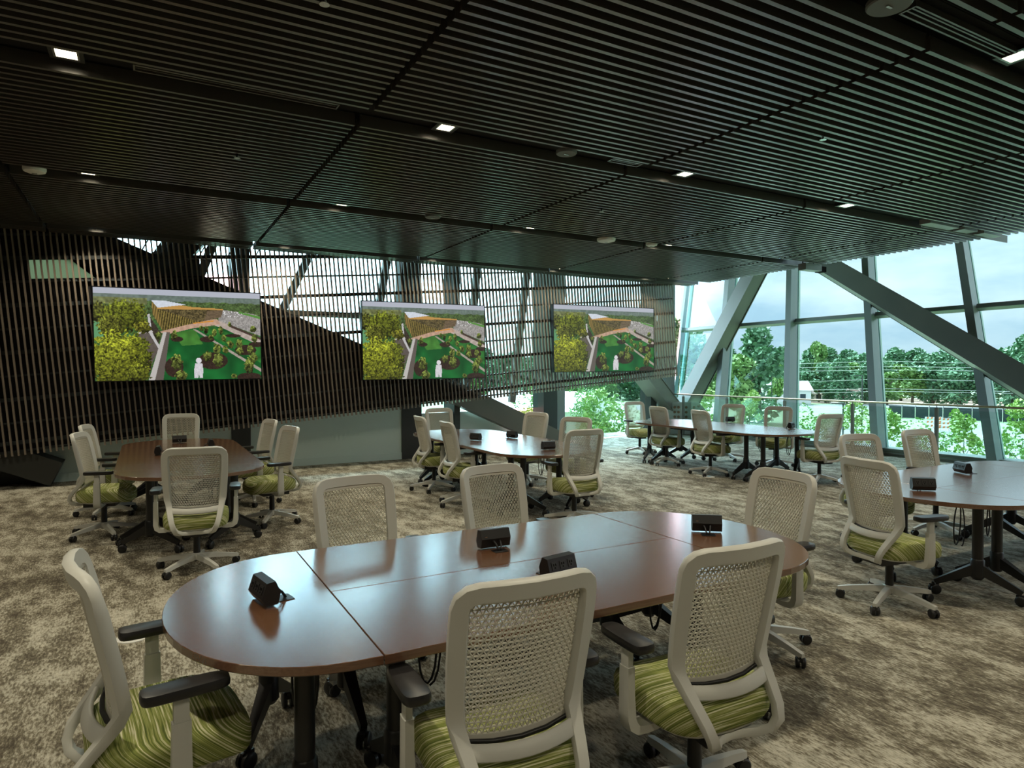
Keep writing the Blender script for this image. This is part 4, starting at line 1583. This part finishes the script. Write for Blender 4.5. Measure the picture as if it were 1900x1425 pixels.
def tree_proto(name, h, rad, n, leaf, mat, seed, kind='round', trunk=0.25):
    rng = random.Random(seed)
    t = empty(name)
    blobs = []
    if kind == 'round':
        for k in range(16):
            a = rng.uniform(0, 6.28); z = h * rng.uniform(0.12, 0.92)
            f = 1 - abs(z / h - 0.58) * 1.3
            r_ = rad * rng.uniform(.2, .75) * max(.3, f)
            blobs.append((math.cos(a) * r_, math.sin(a) * r_, z, rad * rng.uniform(.25, .42)))
    elif kind == 'tall':
        for k in range(16):
            a = rng.uniform(0, 6.28); z = h * rng.uniform(0.15, 0.95)
            r_ = rad * .6 * (1 - z / h * .6) * rng.uniform(.2, 1)
            blobs.append((math.cos(a) * r_, math.sin(a) * r_, z, rad * rng.uniform(.28, .42) * (1.15 - .6 * z / h)))
    else:
        for k in range(22):
            a = rng.uniform(0, 6.28); z = h * rng.uniform(0.2, 0.97)
            r_ = rad * (1 - z / h * .7) * rng.uniform(.3, 1)
            blobs.append((math.cos(a) * r_, math.sin(a) * r_, z, rad * rng.uniform(.14, .26)))
    V, F = crown(n, blobs, leaf, seed)
    me = bpy.data.meshes.new('crown'); me.from_pydata([tuple(v) for v in V], [], F); me.materials.append(MATS[mat])
    link('crown', me, t)
    q = MB()
    q.tube([(0, 0, 0), (0.05, 0.03, h * .3), (0, 0, h * .75)], [trunk, trunk * .7, trunk * .2], 7)
    for k in range(4):
        a = k * 1.6 + .3
        q.tube([(0.03, 0, h * (.3 + .08 * k)), (math.cos(a) * rad * .5, math.sin(a) * rad * .5, h * (.5 + .08 * k))], [trunk * .4, trunk * .1], 5)
    q.build('trunk', 'bark', t)
    return t


FAR = [tree_proto('broadleaf_tree', 11.0, 4.6, 2600, 0.85, 'leaf_far', 11, 'round', .3),
       tree_proto('broadleaf_tree', 12.5, 5.0, 2600, 0.90, 'leaf_far', 12, 'round', .3),
       tree_proto('broadleaf_tree', 10.0, 4.2, 2200, 0.80, 'leaf_mid', 13, 'tall', .3)]
used = [False] * 3


def put_tree(protos, used_, k, p, s, rz, label, group, sxy=1.0):
    o = protos[k] if not used_[k] else copy_tree(protos[k])
    used_[k] = True
    o.location = p
    o.scale = (s * sxy, s * sxy, s)
    o.rotation_euler = (0, 0, rz)
    tag(o, label, 'tree', group)
    return o


rng = random.Random(3)
hd = 10.0
rowd = [(160, .80), (176, .98), (192, 1.10)]
for dist, sc_ in rowd:
    hd = 12.0
    while hd < 104:
        dd = dist + rng.uniform(-6, 6)
        p = (dd * math.cos(R(hd)), dd * math.sin(R(hd)), GZ)
        put_tree(FAR, used, rng.randrange(3), p, sc_ * rng.uniform(.88, 1.08), rng.uniform(0, 6), 'dark green tree in the dense woodland far outside', 'trees of the far woodland', 1.2)
        hd += rng.uniform(1.2, 1.8)
# taller single trees
put_tree(FAR, used, 1, out_at(1410, 88), 1.05, 1.0, 'large rounded tree rising highest left of the second mullion', 'single trees outside', .95)
put_tree(FAR, used, 2, out_at(1375, 80), 0.98, 2.0, 'bright green tree beside the tall steel brace', 'single trees outside', 1.0)
put_tree(FAR, used, 0, out_at(1268, 95), 1.25, 2.5, 'tall tree between the slat screen and the steel brace', 'single trees outside', .8)
put_tree(FAR, used, 2, out_at(1520, 150), 1.52, 2.5, 'slender tree standing above the far woodland', 'single trees outside', .6)
put_tree(FAR, used, 1, out_at(1900, 130), 1.12, 0.5, 'tree above the huge brace at the right picture edge', 'single trees outside', .8)
put_tree(FAR, used, 2, out_at(1440, 120), 1.05, 4.5, 'pointed conifer-like tree by the second mullion', 'single trees outside', .6)

YNG = [tree_proto('young_tree', 5.2, 1.5, 1500, 0.20, 'leaf_young', 21, 'open', .05),
       tree_proto('young_tree', 4.6, 1.5, 1800, 0.19, 'leaf_mid', 22, 'round', .05)]
usedy = [False] * 2
for px, dist, k, s, lab in (
        (1640, 33, 0, 1.02, 'young pale green tree between the third mullion and the railing post'),
        (1720, 30, 1, 1.0, 'bushy young tree left of the fourth mullion'),
        (1790, 32, 0, 1.0, 'young pale green tree directly before the fourth mullion'),
        (1765, 25, 1, 0.82, 'bushy young tree low below the fourth mullion'),
        (1875, 27, 1, 1.0, 'bushy young tree at the right picture edge'),
        (1905, 34, 0, 1.1, 'young pale green tree behind the one at the right edge'),
        (1505, 40, 1, 1.05, 'dense young tree right of the second mullion'),
        (1590, 46, 0, 0.98, 'thin young tree left of the railing post'),
        (1300, 45, 0, 1.2, 'young tree behind the foot of the tall brace'),
        (1390, 50, 0, 1.1, 'young tree behind the railing near the window table'),
        (1115, 36, 0, 1.2, 'young tree seen through the glass right of the dark column'),
        (1140, 40, 1, 1.2, 'bushy young tree seen through the glass near the corner'),
        (985, 42, 1, 1.15, 'young tree seen through the glass above the slanting brace'),
        (1000, 55, 0, 1.2, 'pale young tree seen through the glass left of the dark column'),
        (1085, 60, 1, 1.3, 'young tree further back behind the dark column')):
    put_tree(YNG, usedy, k, out_at(px, dist), s, px * .7, lab, 'young trees planted near the building')


# houses
def house(px, dist, w_, d_, h_, rz, label, roofmat='house_roof'):
    p = out_at(px, dist)
    t = empty('house', p, rz)
    tag(t, label, 'house', 'small houses before the woodland')
    q = MB(); q.box((0, 0, h_ / 2), (w_, d_, h_)); q.build('wall', 'house_white', t)
    q = MB(); q.prism([(-d_ / 2 - .4, h_), (d_ / 2 + .4, h_), (0, h_ + d_ * .32)], 'x', -w_ / 2 - .4, w_ / 2 + .4); q.build('roof', roofmat, t)
    for k in (-.3, .05, .32):
        q = MB(); q.box((k * w_, -d_ / 2 - .02, h_ * .55), (1.1, .06, 1.2)); q.build('window', 'fence_fabric', t)


house(1455, 140, 9, 6, 3.0, R(-35), 'white house with pale gabled roof behind the second mullion', 'house_white')
house(1530, 156, 9, 6, 1.8, R(-30), 'low house right of the second mullion', 'house_roof')
house(1610, 157, 6, 5, 2.0, R(-25), 'low house beside the third mullion', 'house_roof')
house(1005, 70, 12, 6, 2.8, R(-60), 'white low building seen through the glass below the slat screen', 'house_white')

# dark construction fence: posts and panels
a, b = out_at(1650, 98), out_at(1985, 84)
t = empty('construction_fence', a)
tag(t, 'dark fabric construction fence along the bare earth', 'fence')
dv = (b - a); L = dv.length; dv.normalize()
npan = 12
for k in range(npan):
    c0, c1 = dv * (L * k / npan + .05), dv * (L * (k + 1) / npan - .05)
    q = MB(); q.beam(c0 + Vector((0, 0, .9)), c1 + Vector((0, 0, .9)), .05, 1.7, (0, 0, 1)); q.build('fence_panel', 'fence_fabric', t)
    q = MB(); q.tube([c0 + Vector((0, 0, 0)), c0 + Vector((0, 0, 1.9))], .04, 6); q.build('fence_post', 'steel_dark', t)

# striped barricades
for i, (px, dist) in enumerate(((1733, 76), (1748, 74))):
    p = out_at(px, dist)
    t = empty('road_barricade', p, R(-32))
    tag(t, 'orange and white striped road barricade, %s one' % ('left' if i == 0 else 'right'), 'barricade', 'striped road barricades in the car park')
    for k in range(3):
        q = MB(); q.box((0, 0, .55 + .45 * k), (1.9, .04, .22)); bd = q.build('board', 'house_white', t)
        for j in range(4):
            q = MB(); q.prism([(-.8 + .45 * j, -.11), (-.6 + .45 * j, -.11), (-.5 + .45 * j, .11), (-.7 + .45 * j, .11)], 'y', -.03, -.02)
            q.build('stripe', 'orange', bd, loc=(0, 0, .55 + .45 * k))
    for k in (-.8, .8):
        q = MB(); q.box((k, .04, .8), (.05, .05, 1.6)); q.build('leg', 'house_white', t)

# white field fence
p = out_at(1535, 62)
t = empty('field_fence', p, R(-35))
tag(t, 'white post and rail fence behind the window table', 'fence')
for k in range(3):
    q = MB(); q.box((0, 0, .4 + .5 * k), (5.0, .05, .10)); q.build('rail', 'house_white', t)
for k in range(4):
    q = MB(); q.box((-2.4 + 1.6 * k, 0, .8), (.1, .1, 1.6)); q.build('post', 'house_white', t)

# lamp posts
for px, dist, h_, lab in ((1565, 50, 4.3, 'short dark lamp post before the white fence'), (1600, 70, 6.3, 'taller dark lamp post left of the third mullion'), (1432, 90, 6.0, 'dark lamp post beside the white gabled house')):
    p = out_at(px, dist)
    t = empty('lamp_post', p)
    tag(t, lab, 'lamp post', 'lamp posts in the car park')
    q = MB(); q.tube([(0, 0, 0), (0, 0, h_)], .06, 8); q.build('pole', 'steel_dark', t)
    q = MB(); q.box((-.35, .25, h_ + .03), (.9, .25, .08), Matrix.Rotation(R(-35), 3, 'Z')); q.build('lamp_head', 'steel_dark', t)

# overhead power lines
for i, (y0, y1, y2) in enumerate(((676, 670, 676), (683, 680, 683), (690, 686, 689), (710, 703, 708), (725, 721, 727), (731, 726, 730))):
    D = 120.0
    def wp(px, py):
        r = ray(px, py)
        c, s = math.cos(YAW), math.sin(YAW)
        return Vector((0, 0, CAM_Z)) + r * (D / (r.x * c + r.y * s))
    pts = [wp(1330, y0), wp(1480, y0 - 1), wp(1640, y1), wp(1760, (y1 + y2) / 2), wp(1990, y2 + 2)]
    q = MB(); q.tube(pts, .035, 5)
    o = q.build('power_line', 'wire')
    tag(o, 'thin overhead power line before the woodland, %s from the top' % ORD[i], 'power line', 'overhead power lines')
